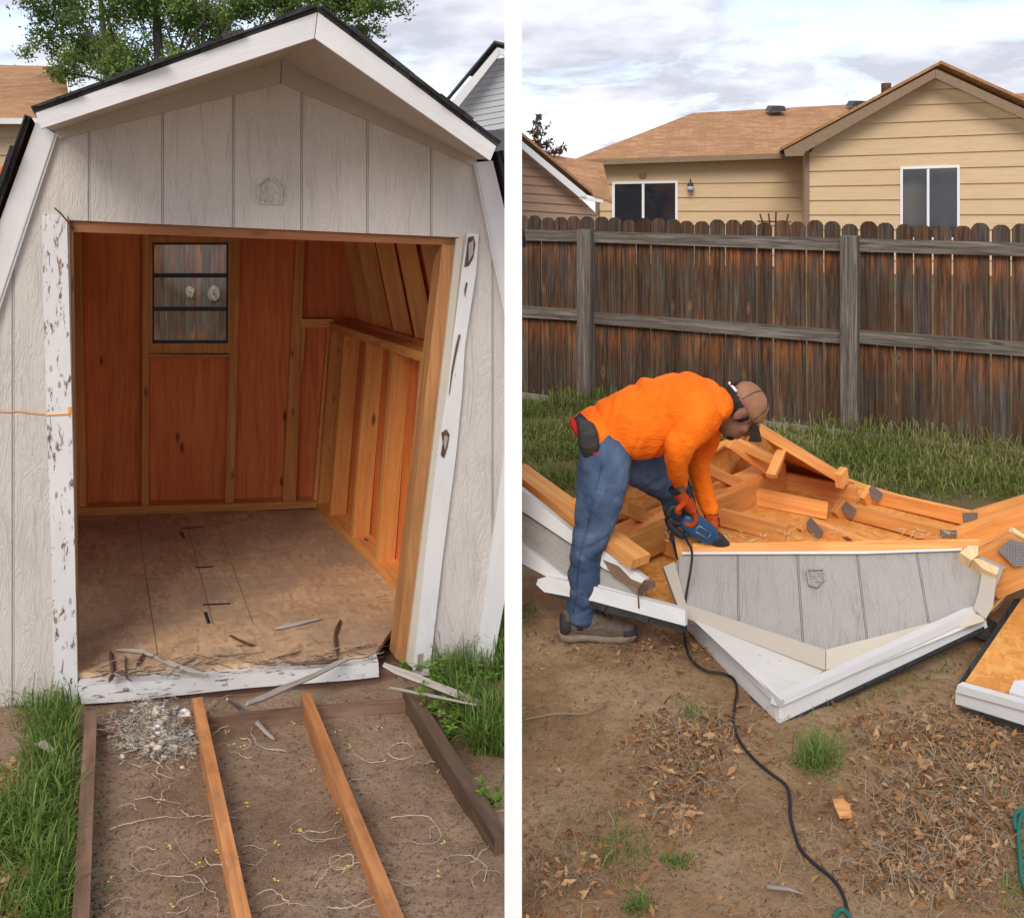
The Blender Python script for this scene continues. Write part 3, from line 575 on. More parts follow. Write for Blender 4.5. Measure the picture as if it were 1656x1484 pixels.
# header and jamb timbers
HP = FP.off(EX * .016)
poly(HP, [(104, 350), (744, 380), (740, 397), (118, 375)], EX * .085, HV).build('header', 'header_wood', shed)
poly(HP, [(716, 388), (741, 384), (662, 1078), (640, 1064)], EX * .085).build('door_jamb', 'jamb_wood', shed)
poly(HP, [(104, 352), (118, 356), (128, 1120), (118, 1120)], EX * .085).build('door_jamb', 'jamb_wood', shed)
# floor, threshold and rim
f0, f1 = FP.at(118, 1104), FP.at(625, 1066)
fl = []
for p in ((119, 1088), (560, 1062), (606, 1056), (640, 1008), (662, 1030), (684, 1036)): q = FL.at(*p); fl.append(q)
fl += [A0 + wd * .9 + V((.04, 0, 0)), A0 + V((.04, .03, 0)), BPn.at(60, 845)]; fl[-1] = V((fl[-1].x, fl[-1].y, lz(1.49)(fl[-1].x, fl[-1].y)))
fl.append(fl[-1] - V((.35, 0, 0))); q = FP.at(-20, 1100) + EX * .1; fl.append(V((q.x, q.y, lz(1.49)(q.x, q.y)))); q = FP.at(100, 1100) + EX * .06; fl.append(V((q.x, q.y, lz(1.49)(q.x, q.y))))
floor = quad('floor', fl, (0, 0, -.018), 'osb_floor', DV)
m = MB()
for a, b in (((222, 838), (255, 1060)), ((300, 838), (345, 1010)), ((348, 838), (410, 1010))):
    pa, pb = FL.at(*a), FL.at(*b); m.beam(pa + V((0, 0, .0006)), pb + V((0, 0, .0006)), .0022, .002)
m.build('floor_joint', 'rim', floor)
for a, b in (((328, 978), (372, 976)), ((332, 990), (338, 1008)), ((292, 855), (330, 852)), ((292, 860), (298, 870)), ((315, 918), (345, 916))): m = MB(); m.beam(FL.at(*a) + V((0, 0, .001)), FL.at(*b) + V((0, 0, .001)), .012, .002); m.build('black_stamp', 'saw_dark', floor)
th = FP.off(OUT * .05)
poly(th, [(125, 1109), (300, 1097), (470, 1084), (560, 1076), (612, 1070), (613, 1094), (560, 1100), (400, 1112), (290, 1124), (200, 1134), (132, 1138)], -OUT * .10, HV).build('threshold', 'peel', shed)
poly(FP.off(OUT * .012), [(135, 1128), (640, 1084), (640, 1118), (640, 1140), (135, 1186)], -OUT * .035, HV).build('rim_joist', 'rim', shed)

# ---- timber floor frame lying on the soil in front
ff = thing('floor_frame', (-.9, 2.8, gzf(-.9, 2.8)), 'open timber frame with two long joists lying on bare soil before the shed doorway', 'timber frame')
def joist(a, b, w, h, mat, pl=JP, name='joist', ex=.12):
    p, q = pl.at(*a), pl.at(*b); d = (q - p); m = MB(); m.beam(p - V((0, 0, h / 2)), q + d * ex - V((0, 0, h / 2)), w, h); return m.build(name, mat, ff)
joist((319, 1128), (396, 1492), .032, .13, 'joist'); joist((494, 1121), (642, 1484), .032, .13, 'joist')
joist((147, 1150), (130, 1490), .036, .12, 'rim', name='side_board'); joist((660, 1112), (812, 1352), .038, .13, 'darkwood', name='side_board', ex=0)
a, b = JP.at(142, 1160), JP.at(655, 1117)
m = MB(); m.beam(a - V((0, 0, .085)), b - V((0, 0, .085)), .03, .11); m.build('end_board', 'rim', ff)

# ---- splinters and sticks
def stick(pts, r, mat, label, flat=.5, grp='broken splinters on the doorway edge'):
    m = MB(); P_ = smooth_path(pts, 3); n = len(P_); rr = [r * (.2 + .9 * math.sin(math.pi * min(1, (i + .5) / n)) ** .5) * random.uniform(.7, 1.2) for i in range(n)]; m.tube([p + V((random.uniform(-1, 1), random.uniform(-1, 1), random.uniform(-.5, .5))) * r * .25 for p in P_], rr, 4)
    m.sm = [False] * len(m.sm)
    return tag(m.build('wood_splinter', mat), label, 'splinter', grp)
fs = lambda x, y, dz=.008: FL.at(x, y) + V((0, 0, dz))
gs = lambda x, y, dz=.01: (lambda q: V((q.x, q.y, gzf(q.x, q.y) + dz)))(DP.at(x, y))
stick([fs(560, 1074, .02), P(480, 1105, 3.3), P(400, 1137, 3.1)], .011, 'grey_wood', 'long pale grey splinter leaning from the threshold onto the soil')
stick([P(620, 1076, 3.42), P(700, 1108, 3.35), P(788, 1142, 3.28)], .015, 'grey_wood', 'thick whitish broken strip crossing the weeds right of the doorway')
stick([P(630, 1112, 3.3), P(700, 1125, 3.25), P(770, 1140, 3.2)], .006, 'grey_wood', 'thin pale strip below the thick whitish strip in the weeds')
stick([fs(550, 1006), fs(543, 1030), fs(546, 1064)], .008, 'darkwood', 'dark upright splinter standing near the right of the shed floor', grp=None)
stick([fs(178, 1058), fs(184, 1085), fs(178, 1106)], .008, 'darkwood', 'dark curved stick at the far left of the doorway edge', grp=None)
stick([fs(232, 1060), fs(222, 1080)], .006, 'darkwood', 'short dark slanting stick left of centre by the doorway edge', grp=None)
stick([fs(187, 1055), fs(230, 1058), fs(290, 1082), fs(335, 1094)], .008, 'grey_wood', 'long grey curved twig over the left half of the doorway edge', grp=None)
stick([fs(318, 1064), fs(290, 1080), fs(270, 1098)], .006, 'grey_wood', 'grey stick crossing the long curved twig at the doorway edge', grp=None)
stick([fs(372, 1030), fs(395, 1042), fs(412, 1047)], .005, 'darkwood', 'thin dark twig on the floor at the middle of the doorway', grp=None)
stick([fs(445, 1020), fs(490, 1010), fs(520, 1003)], .008, 'grey_wood', 'flat grey splinter lying on the floor right of centre', grp=None)
stick([fs(203, 1064), fs(204, 1095), fs(212, 1104)], .004, 'darkwood', 'small forked dark twig near the left door trim', grp=None)
stick([P(368, 1130, 3.1), gs(400, 1160, .03), gs(444, 1192)], .009, 'grey_wood', 'short pale splinter lying on the soil between the two joists', grp=None)
stick([fs(470, 1078), fs(520, 1075), fs(555, 1068)], .007, 'darkwood', 'dark splinter lying along the right end of the threshold', grp=None)
m = MB()
for i in range(150):
    t = random.random(); x = 130 + 470 * t; y = 1100 - 32 * t - abs(random.gauss(0, 14)); a = fs(x, y, random.uniform(.002, .012)); an = random.uniform(-.7, .7); l = random.uniform(.015, .10)
    m.tube(crawl(a, a + V((math.cos(an) * l, math.sin(an) * l, random.uniform(-.002, .012))), 4, .006), random.uniform(.0006, .0020), 4, mi=random.choice((0, 2, 1, 2)))
kind(m.build('shredded_debris', ['grey_wood', 'darkwood', 'straw']), 'stuff', 'shredded twigs and chips piled along the doorway threshold', 'debris')
# ---- rodent nest of fluff
nest = thing('fluffy_nest', gs(250, 1195, 0), 'pale fluffy nest of shredded insulation on the soil beside the left joist', 'nest')
m = MB()
for i in range(420):
    x, y = random.gauss(252, 27), random.gauss(1188, 16); r = random.uniform(.003, .011); c = gs(x, y, random.uniform(0, .045) * math.exp(-((x - 252) / 30) ** 2)); m.ell(c, (r * 1.3, 0, 0), (0, r, 0), (0, 0, r * .8), 9, 7, mi=random.choice((0, 0, 0, 1, 2)), jit=.4)
m.build('fluff_clump', ['fluff', 'fluff_white', 'root'], nest)['kind'] = 'stuff'
m = MB()
for i in range(1400):
    x, y = random.gauss(250, 30), random.gauss(1192, 21); c = gs(x, y, random.uniform(.006, .045)); an = random.uniform(0, 6.3); l = random.uniform(.02, .07); m.tube(crawl(c, c + V((math.cos(an) * l, math.sin(an) * l, random.uniform(-.02, .02))), 5, .014), .0006, 3, mi=random.choice((0, 1, 2)))
m.build('loose_fibre', ['fluff', 'fluff_white', 'straw'], nest)['kind'] = 'stuff'
for (x, y, r) in ((300, 1163, .022), (306, 1190, .012)):
    c = gs(x, y, .02); m = MB()
    for k in range(9): m.ell(c + V((random.uniform(-r, r), random.uniform(-r, r), random.uniform(0, r * .6))), (r * .5, 0, 0), (0, r * .45, 0), (0, 0, r * .4), 7, 5, jit=.25)
    m.build('white_tuft', 'fluff_white', nest)
# ---- pale roots and yellow sprouts on the soil
m = MB()
for i in range(80):
    while True:
        x, y = random.uniform(155, 800), random.uniform(1150, 1480)
        if x < 640 + (y - 1115) * .62: break
    q = gs(x, y, .006); an = random.uniform(0, 6.3); pts = [q]; l = random.uniform(.02, .055); tw = random.uniform(-.9, .9)
    for k in range(random.randint(3, 8)):
        an += tw + random.uniform(-.5, .5); z = pts[-1] + V((math.cos(an) * l, math.sin(an) * l, 0)); pts.append(V((z.x, z.y, gzf(z.x, z.y) + random.uniform(.003, .016))))
    pts = [p + V((random.uniform(-1, 1), random.uniform(-1, 1), random.uniform(-.6, .3))) * .004 for p in smooth_path(pts, 3)]; r0 = random.uniform(.0007, .0017); m.tube(pts, [r0 * (1 - .7 * k / len(pts)) * random.uniform(.7, 1.2) for k in range(len(pts))], 4, mi=random.choice((0, 0, 2)))
    if random.random() < .35:
        for s_ in range(3): m.ell(pts[-1] + V((random.uniform(-.01, .01), random.uniform(-.01, .01), .008)), (.0035, 0, 0), (0, .002, 0), (0, 0, .002), 6, 4, mi=1)
kind(m.build('pale_roots', ['root', 'sprout', 'straw_wood']), 'stuff', 'pale curling roots and yellow sprouts strewn over the soil frame', 'roots')

# ================================================================== vegetation helpers
def blades(name, pts, hmin, hmax, w, mat, lean=.6, lie=0., tint=(0, 1), label=None, cat='grass', stuff=True, dirv=None, parent=None, wfar=0.):
    n = len(pts); p = np.asarray(pts, float); an = rng.uniform(0, 2 * np.pi, n); h = rng.uniform(hmin, hmax, n) * rng.uniform(.6, 1.2, n); ln = np.abs(rng.normal(0, lean, n)) + lie
    d = np.stack([np.cos(an), np.sin(an), 0 * an], -1)
    if dirv is not None: d = d * .6 + dirv; d /= np.linalg.norm(d, axis=1)[:, None] + 1e-9
    side = np.stack([-d[:, 1], d[:, 0], 0 * an], -1); tw = rng.normal(0, .5, n)[:, None]; side = side * np.cos(tw) + d * np.sin(tw) * .5
    ww = (w + wfar * p[:, 1]) * rng.uniform(.6, 1.3, n); ww = ww[:, None]
    c, s = np.cos(np.minimum(ln, 1.5)), np.sin(np.minimum(ln, 1.5)); up = np.array([0, 0, 1.])
    m1 = p + (d * (s * h * .32)[:, None] + up * (c * h * .5 + .12 * h)[:, None]); m2 = m1 + d * (s * h * .38)[:, None] + up * (c * h * .22)[:, None]; tp = m2 + d * (s * h * .30)[:, None] + up * (c * h * .02 - s * h * .10)[:, None]
    vs = np.stack([p - side * ww * .4, p + side * ww * .4, m1 + side * ww * .5, m1 - side * ww * .5, m2 + side * ww * .35, m2 - side * ww * .35, tp], 1).reshape(-1, 3)
    b = np.arange(n)[:, None] * 7; lo = np.concatenate([b + 0, b + 1, b + 2, b + 3, b + 3, b + 2, b + 4, b + 5, b + 5, b + 4, b + 6], 1).ravel()
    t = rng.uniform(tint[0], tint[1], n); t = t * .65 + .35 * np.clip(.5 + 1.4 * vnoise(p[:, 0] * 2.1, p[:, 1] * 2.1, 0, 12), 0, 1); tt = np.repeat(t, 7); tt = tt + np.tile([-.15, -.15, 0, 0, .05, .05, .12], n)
    o = raw(name, vs, lo, np.tile([4, 4, 3], n), mat, np.clip(tt, 0, 1), parent)
    if stuff: kind(o, 'stuff', label, cat)
    return o
def scatter(n, fn):                                                 # rejection sampling of ground points
    out = []
    while len(out) < n:
        x, y, k = fn()
        if k: out.append((x, y))
    a = np.array(out); return np.stack([a[:, 0], a[:, 1], gz(a[:, 0], a[:, 1])], -1)
def pxl(x0, x1, y0, y1):
    q = DP.at(random.uniform(x0, x1), random.uniform(y0, y1)); return q
# left grass beside the frame
def gl_():
    y = random.uniform(1105, 1520); x = random.uniform(-80, 126 - (y - 1120) * .05)
    q = DP.at(x, y); k = vnoise(q.x * 3.2, q.y * 3.2, 0, 9) + .12 + (.25 if x > 60 and y < 1260 else 0); hole = (x < 50 and y > 1400) or (x < 40 and 1240 < y < 1300)
    return q.x, q.y, k > random.uniform(-.04, .22) and not (hole and random.random() < .85)
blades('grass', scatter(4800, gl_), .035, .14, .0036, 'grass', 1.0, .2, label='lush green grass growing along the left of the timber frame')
def gr_():
    y = random.uniform(1060, 1500); x = random.uniform(690 + (y - 1085) * .60, 822)
    q = DP.at(x, y); return q.x, q.y, q.x < -.02 and q.y > 2.3 and (vnoise(q.x * 4, q.y * 4, 0, 5) > -.12)
blades('grass', scatter(2600, gr_), .06, .19, .0035, 'grass', .65, .1, label='green grass tufts growing right of the timber frame beside the shed')
def gb_():
    y = random.uniform(880, 1090); x = random.uniform(796 + (1090 - y) * .1, 824); q = DP.at(x, y); return q.x, q.y, q.x < -.015
blades('grass', scatter(900, gb_), .08, .26, .004, 'grass', .5, label='tall grass growing behind the right corner of the shed')
# mulch at lower left
def leaves(name, pts, size, mat, label, cat, tint=(0, 1), parent=None, stuff=True, flat=.5, zr=.01):
    n = len(pts); p = np.asarray(pts, float).copy(); p[:, 2] += rng.uniform(.001, zr, n); s = size * np.minimum(np.exp(rng.normal(-.15, .40, n)), 1.6)[:, None]
    a = rng.normal(0, 1, (n, 3)); a[:, 2] *= flat; a /= np.linalg.norm(a, axis=1)[:, None]; b = rng.normal(0, 1, (n, 3)); b[:, 2] *= flat; b -= a * (a * b).sum(1)[:, None]; b /= np.linalg.norm(b, axis=1)[:, None]; c = np.cross(a, b)
    c[c[:, 2] < 0] *= -1
    vs = np.stack([p - a * s, p + b * s * .42 + c * s * .22 - a * s * .2, p + a * s, p - b * s * .42 + c * s * .22 - a * s * .1], 1).reshape(-1, 3)
    o4 = np.arange(n)[:, None] * 4; lo = np.concatenate([o4, o4 + 1, o4 + 2, o4, o4 + 2, o4 + 3], 1).ravel()
    o = raw(name, vs, lo, np.full(2 * n, 3), mat, np.repeat(rng.uniform(tint[0], tint[1], n), 4), parent)
    if stuff: kind(o, 'stuff', label, cat)
    return o
leaves('wood_chips', scatter(1500, lambda: (lambda q: (q.x, q.y, True))(pxl(-60, 125, 1230, 1500))), .016, 'litter', 'pale wood chips scattered under the grass at the left', 'wood chips', (.4, 1))
m = MB(); c = gs(75, 1240, .05)
m.prism([c + V(v) for v in ((-.035, 0, .01), (-.01, .012, .012), (.03, -.008, -.004), (.035, -.02, -.008), (.0, -.012, .004))], (0, 0, .006)); tag(m.build('wood_scrap', 'grey_wood'), 'small bleached scrap of wood lying in the left grass', 'scrap')
# leafy weeds by the corner
def weed(base, h, n, label, spread=.03):
    t = thing('leafy_weed', base, label, 'weed', 'leafy weeds by the shed corner'); m = MB(); vs, lo, sz, ti = [], [], [], []
    for s_ in range(n):
        top = V(base) + V((random.gauss(0, spread), random.gauss(0, spread), h * random.uniform(.6, 1))); m.tube([base, V(base).lerp(top, .5) + V((.005, 0, 0)), top], .0018, 4)
        k = max(3, int(h / .022))
        for i in range(1, k + 1):
            c = V(base).lerp(top, i / k); sz_ = .034 * (1 - .35 * i / k) * random.uniform(.8, 1.2); a0 = i * 1.57 + random.uniform(-.3, .3)
            for q in range(2 if i < k else 4):
                a = a0 + q * (math.pi if i < k else math.pi / 2); d = V((math.cos(a), math.sin(a), .35)); sd_ = V((-math.sin(a), math.cos(a), 0)); b = len(vs); tt = random.random()
                vs += [c, c + d * sz_ * .45 + sd_ * sz_ * .28 - V((0, 0, .002)), c + d * sz_ - V((0, 0, sz_ * .25)), c + d * sz_ * .45 - sd_ * sz_ * .28 - V((0, 0, .002)), c + d * sz_ * .5 + V((0, 0, -.005))]
                lo += [b, b + 1, b + 4, b + 1, b + 2, b + 4, b + 2, b + 3, b + 4, b + 3, b, b + 4]; sz += [3] * 4; ti += [tt] * 5
    m.build('stem', 'leaf_weed', t); raw('foliage', [tuple(v) for v in vs], lo, sz, 'leaf_weed', ti, t)
weed(gs(708, 1135), .16, 4, 'tallest bright green leafy weed in front of the shed corner trim')
weed(gs(690, 1165), .12, 4, 'bright green weed just left of the pale strip end'); weed(gs(735, 1150), .10, 5, 'low spreading weed under the pale broken strip', .05)
weed(gs(655, 1105), .05, 3, 'small weed at the foot of the right door trim'); weed(gs(765, 1150), .09, 5, 'weed between the pale strip and the right grass', .05)
weed(gs(795, 1300), .07, 4, 'weed at the far right beside the dark side board', .04); weed(gs(722, 1190), .08, 4, 'weed leaning over the right end of the dark side board', .04)
weed(gs(780, 1110), .08, 5, 'weed at the base of the white corner trim', .05)

# ================================================================== trees
def tree(name, base, stems, clumps, nleaf, lsz, mat, label, rb=.12):
    t = thing(name, base, label, 'tree'); m = MB(); base = V(base)
    for (top, r) in stems:
        p = [base, base.lerp(V(top), .35) + V((random.uniform(-.2, .2), 0, .1)), base.lerp(V(top), .7) + V((random.uniform(-.15, .15), random.uniform(-.1, .1), 0)), V(top)]
        m.tube(smooth_path(p, 4), [r * (1 - .85 * i / 12) for i in range(13)], 7)
    for c, rad in clumps:
        s0 = min((V(tp) for tp, r in stems), key=lambda q: (q - V(c)).length); st = base.lerp(s0, random.uniform(.6, .95)); mid = st.lerp(V(c), .5) + V((0, 0, .1)); m.tube(smooth_path([st, mid, V(c)], 4), [.035 * (1 - .8 * i / 8) * rb / .12 for i in range(9)], 5)
        for k in range(5):
            e = V(c) + V((random.uniform(-1, 1), random.uniform(-1, 1), random.uniform(-.6, 1))) * rad * .8; m.tube([V(c), V(c).lerp(e, .5) + V((0, 0, .04)), e], [.012 * rb / .12, .008 * rb / .12, .003], 4)
    m.build('trunk', 'bark', t)
    tot = sum(r ** 2 for c, r in clumps); pts = []; tn = []
    for c, rad in clumps:
        k = int(nleaf * rad ** 2 / tot); subs = [V(c) + V((random.gauss(0, .5), random.gauss(0, .5), random.gauss(0, .45))) * rad for _ in range(9)]
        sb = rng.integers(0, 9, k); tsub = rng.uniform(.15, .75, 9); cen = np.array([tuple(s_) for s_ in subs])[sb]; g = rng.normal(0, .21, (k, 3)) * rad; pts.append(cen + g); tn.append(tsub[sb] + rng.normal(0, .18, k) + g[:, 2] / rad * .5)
    p = np.concatenate(pts); tn = np.clip(np.concatenate(tn), 0, 1); n = len(p)
    a = rng.normal(0, 1, (n, 3)); a /= np.linalg.norm(a, axis=1)[:, None]; b = rng.normal(0, 1, (n, 3)); b -= a * (a * b).sum(1)[:, None]; b /= np.linalg.norm(b, axis=1)[:, None]; s = lsz * rng.uniform(.6, 1.3, n)[:, None]
    vs = np.stack([p - a * s, p + b * s * .42, p + a * s, p - b * s * .42], 1).reshape(-1, 3)
    raw('crown', vs, np.arange(4 * n), np.full(n, 4), mat, np.repeat(tn, 4), t)
TY = 15.
def tp(x, y, d=0): return P(x, y, TY + d)
cl_ = []
for (x, y, r) in ((95, 5, 62), (70, 62, 40), (150, 85, 60), (170, 20, 70), (110, 120, 35), (235, 60, 65), (250, -10, 70), (150, -50, 70), (320, 40, 60), (330, -40, 70), (390, 10, 50), (215, 120, 45), (290, 105, 40), (430, -40, 60), (560, 10, 50), (590, 50, 26), (575, -20, 45), (610, 10, 24), (600, 90, 14), (510, -10, 45), (450, 0, 40), (520, -50, 70), (600, -20, 38), (480, 10, 35)):
    cl_.append((tp(x, y, random.uniform(-1, 1.2)), r * TY / F))
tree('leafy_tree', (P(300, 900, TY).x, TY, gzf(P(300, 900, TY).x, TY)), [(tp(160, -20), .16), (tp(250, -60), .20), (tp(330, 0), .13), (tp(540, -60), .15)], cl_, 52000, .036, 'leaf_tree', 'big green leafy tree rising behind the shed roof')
T2Y = 19.; cl_ = [(P(x, y, T2Y + random.uniform(-.5, .8)), r * T2Y / F) for x, y, r in ((868, 196, 14), (866, 222, 15), (884, 236, 13), (898, 245, 10), (912, 240, 7), (878, 212, 9), (872, 250, 14), (860, 246, 12))]
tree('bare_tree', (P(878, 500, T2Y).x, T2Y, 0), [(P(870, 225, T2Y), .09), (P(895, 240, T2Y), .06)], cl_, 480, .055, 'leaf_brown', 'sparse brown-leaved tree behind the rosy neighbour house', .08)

# ================================================================== fences
def fence(name, A, B, s0, s1, s_posts, label, ztop=1.49, base=None, rails=True, sp=.12, pw=.113, knots=()):
    A, B = V(A), V(B); d = (B - A).normalized(); nrm = V((d.y, -d.x, 0)); nrm = nrm if nrm.y < 0 else -nrm
    t = thing(name, A + d * s0, label, 'fence'); s = s0; k = 0
    while s < s1:
        c = A + d * s; w = (pw if s < 1.3 else pw - .004) * random.uniform(.965, 1.02); b = gzf(c.x, c.y) - .05; h = ztop + random.uniform(-.012, .012); m = MB(); lean = random.uniform(-.006, .006); th = .016
        y0 = -.001 * random.random()
        pr = [(0, b), (w, b), (w + lean, h - .035), (w * .86 + lean, h - .012), (w * .68 + lean, h), (w * .32 + lean, h), (w * .14 + lean, h - .012), (lean, h - .035)]
        m.prism([V((c.x, c.y, 0)) + d * q + V((0, 0, z)) - nrm * (y0 + random.uniform(0, .004)) for q, z in pr], -nrm * th, (0, 0, 1)); m.build('picket', 'fence', t); s += sp; k += 1
    for kx, kz, r in knots:
        c = A + d * kx; q = V((c.x, c.y, kz)) + nrm * .006; m = MB(); m.ell(q, d * r * .75, nrm * .004, (0, 0, r * 1.1), 14, 6, jit=.16); kn = m.build('knot', 'knot', t); m = MB(); m.ell(q + nrm * .003, d * r * .16, nrm * .003, (0, 0, r * .26), 8, 6, jit=.2); m.build('knot_hole', 'darkwood', kn)
    if rails:
        ps = [s0 - .0] + list(s_posts) + [s1]
        for z0, z1 in ((1.292, 1.38), (.655, .745)):
            for i in range(len(ps) - 1):
                a, b = ps[i] + (.06 if i else 0), ps[i + 1] - (.06 if i < len(ps) - 2 else 0); zm = (z0 + z1) / 2 + random.uniform(-.006, .006)
                pa, pb = A + d * a, A + d * b; m = MB(); m.beam(V((pa.x, pa.y, zm)) + nrm * .022, V((pb.x, pb.y, zm + random.uniform(-.01, .01))) + nrm * .022, .04, z1 - z0); m.build('rail', 'railwood', t)
        for s_ in s_posts:
            c = A + d * s_ + nrm * .055; m = MB(); m.beam(V((c.x, c.y, -.1)), V((c.x, c.y, 1.40)), .115, .11, nrm); m.build('post', 'railwood', t)
    return t
FA, FB = V((.0875, 8.235, 0)), V((3.331, 6.437, 0)); fd = (FB - FA).normalized()
def fs_(px):                                                         # distance along the fence seen at column px
    k = (px - PX) / F; return (k * FA.y - FA.x) / (fd.x - k * fd.y)
fence('wooden_fence', FA, FB, fs_(834), fs_(1656) + 2.0, [fs_(953), fs_(1377), fs_(1377) + 2.35], 'weathered brown and grey picket fence across the back of the yard', sp=.1195, pw=.1155)
bA = V((-3.3, 7.0, 0)); bB = V((-1.2, 7.2, 0))
kb = lambda x, y: (lambda Y: ((x - PX) / F * Y + 3.3, CAMH - (y - PY) / F * Y, .055))(7.03)
fence('wooden_fence', bA, bB, 0, 2.1, [], 'grey picket fence with pale knots seen through the shed window', ztop=1.46, rails=False, sp=.1195, pw=.1195, knots=[(*kb(304, 474)[:2], .04), (kb(342, 477)[0], kb(342, 477)[1], .055)])
m = MB(); m.beam(V((-3.3, 6.98, 1.33)), V((-1.2, 7.17, 1.33)), .04, .09)
# ================================================================== houses
def lapwall(pl, lines, parent, mat, out, name='siding'):
    m = MB()
    for (a0, a1, b0, b1) in lines:                                   # lap: left/right of its top and bottom edges
        t0, t1, u0, u1 = pl.at(*a0), pl.at(*a1), pl.at(*b0), pl.at(*b1); m.prism([t0 + out * .004, t1 + out * .004, u1 + out * .022, u0 + out * .022], -out * .02, (t1 - t0).normalized())
    return m.build(name, mat, parent)
def clipx(line, a, b): return line
HY = 20.
hp0, hp1 = P(1305, 300, HY), P(1656, 300, HY - .9); HG = vplane(hp0, hp1); HO = HG.n if HG.n.y < 0 else -HG.n
WG = HG.off(-HO * 1.4)
house = thing('house', (hp0.x, hp0.y, 0), 'tan lap-sided house with a tan shingle roof behind the fence', 'house')
# gable wall laps: rake line limits
def rake_x(y):  # left and right limits of the gable wall at row y
    l = 1305 if y > 240 else 1515 - (y - 118) * (1515 - 1290) / (248 - 118)
    return max(l, 1305) if y > 243 else l, min(1700, 1515 + (y - 118) * 1.92)
m = MB(); ys_ = [118, 152, 176, 203, 228, 254, 277, 301, 324, 347, 371, 396, 421, 520, 620]
for y0, y1 in zip(ys_[:-1], ys_[1:]):
    l0, r0 = rake_x(y0); l1_, r1_ = rake_x(y1)
    sl = -.030 * max(0, (350 - y1)) / 90
    f_ = lambda x, y: y + (x - 1305) * (-.030) * max(0., min(1.2, (350 - y) / 90))
    t0, t1, u0, u1 = HG.at(l0, y0 if y0 < 150 else f_(l0, y0)), HG.at(r0, f_(r0, y0)), HG.at(l1_, f_(l1_, y1)), HG.at(r1_, f_(r1_, y1))
    m.prism([t0 + HO * .003, t1 + HO * .003, u1 + HO * .035, u0 + HO * .035], -HO * .03, (t1 - t0).normalized())
m.build('gable_wall', 'lap_tan', house)
m = MB(); ys_ = [254, 276, 298, 319, 341, 364, 388, 412, 520, 620]
for y0, y1 in zip(ys_[:-1], ys_[1:]):
    t0, t1, u0, u1 = WG.at(968, y0), WG.at(1322, y0 - (10 if y0 < 260 else 4 if y0 < 300 else 0)), WG.at(968, y1), WG.at(1322, y1 - (4 if y1 < 300 else 0)); m.prism([t0 + HO * .003, t1 + HO * .003, u1 + HO * .035, u0 + HO * .035], -HO * .03, (t1 - t0).normalized())
m.build('wing_wall', 'lap_tan', house)
quad('side_wall', [HG.at(1304, 240), HG.at(1304, 640), HG.at(1304, 640) - HO * 1.5, HG.at(1304, 240) - HO * 1.5], (.03, 0, 0), 'lap_tan', (0, 1, 0), house)
quad('side_wall', [WG.at(968, 262), WG.at(968, 640), WG.at(968, 640) - HO * 6, WG.at(968, 262) - HO * 6], (.03, 0, 0), 'lap_tan', (0, 1, 0), house)
def hs(name, px, mat, off, th, pl=HG, g=(0, 0, 1), parent=house): return fslab(name, px, mat, off, th, g, pl, parent, HO)
hs('corner_board', [(1302, 240), (1309, 240), (1309, 640), (1302, 640)], 'trim_brown', .05, .05); hs('corner_board', [(963, 262), (969, 262), (970, 640), (964, 640)], 'trim_brown', .05, .05, WG)
hs('rake_board', [(1268, 243), (1513, 112), (1512, 126), (1302, 246), (1300, 252), (1270, 253)], 'trim_brown', .45, .05, g=(1, 0, .5)); hs('rake_board', [(1513.5, 112), (1720, 205), (1720, 222), (1512.5, 126)], 'trim_brown', .45, .05, g=(1, 0, -.5))
m = MB()
for a, b in (((1264, 243), (1514, 108)), ((1514, 108), (1725, 203))):
    p, q = HG.at(*a) + HO * .48, HG.at(*b) + HO * .48; m.prism([p, q, q - HO * 7, p - HO * 7], (0, 0, .06), HO)
m.build('gable_roof', 'shingle_tan', house)
m = MB(); e0, e1 = WG.at(931, 259) + HO * .4, WG.at(1320, 247) + HO * .4; r0, r1 = P(1120, 183, 25.2), P(1420, 166, 25.2)
m.prism([e0, e1, r1, r0], (0, 0, -.05), (e1 - e0).normalized()); bk0 = V((e0.x, 29, e0.z)); m.prism([e0, r0, bk0], (0, 0, -.05), (0, 1, 0)); m.build('wing_roof', 'shingle_tan', house)
m = MB(); p, q = P(1560, 158, 25), P(1900, 132, 25); m.prism([p - V((0, 3, .9)), q - V((0, 3, .9)), q, p], (0, 0, -.05), (1, 0, 0)); m.build('far_roof', 'shingle_tan', house)
hs('gutter', [(928, 260), (1275, 249), (1275, 256), (930, 268)], 'trim_brown', .46, .1, WG, (1, 0, 0))
m = MB(); m.tube(smooth_path([WG.at(942, 266) + HO * .38, WG.at(945, 277) + HO * .3, WG.at(960, 287) + HO * .1, WG.at(966, 300) + HO * .07, WG.at(966, 500) + HO * .07], 4), .045, 6); m.build('downspout', 'trim_brown', house)
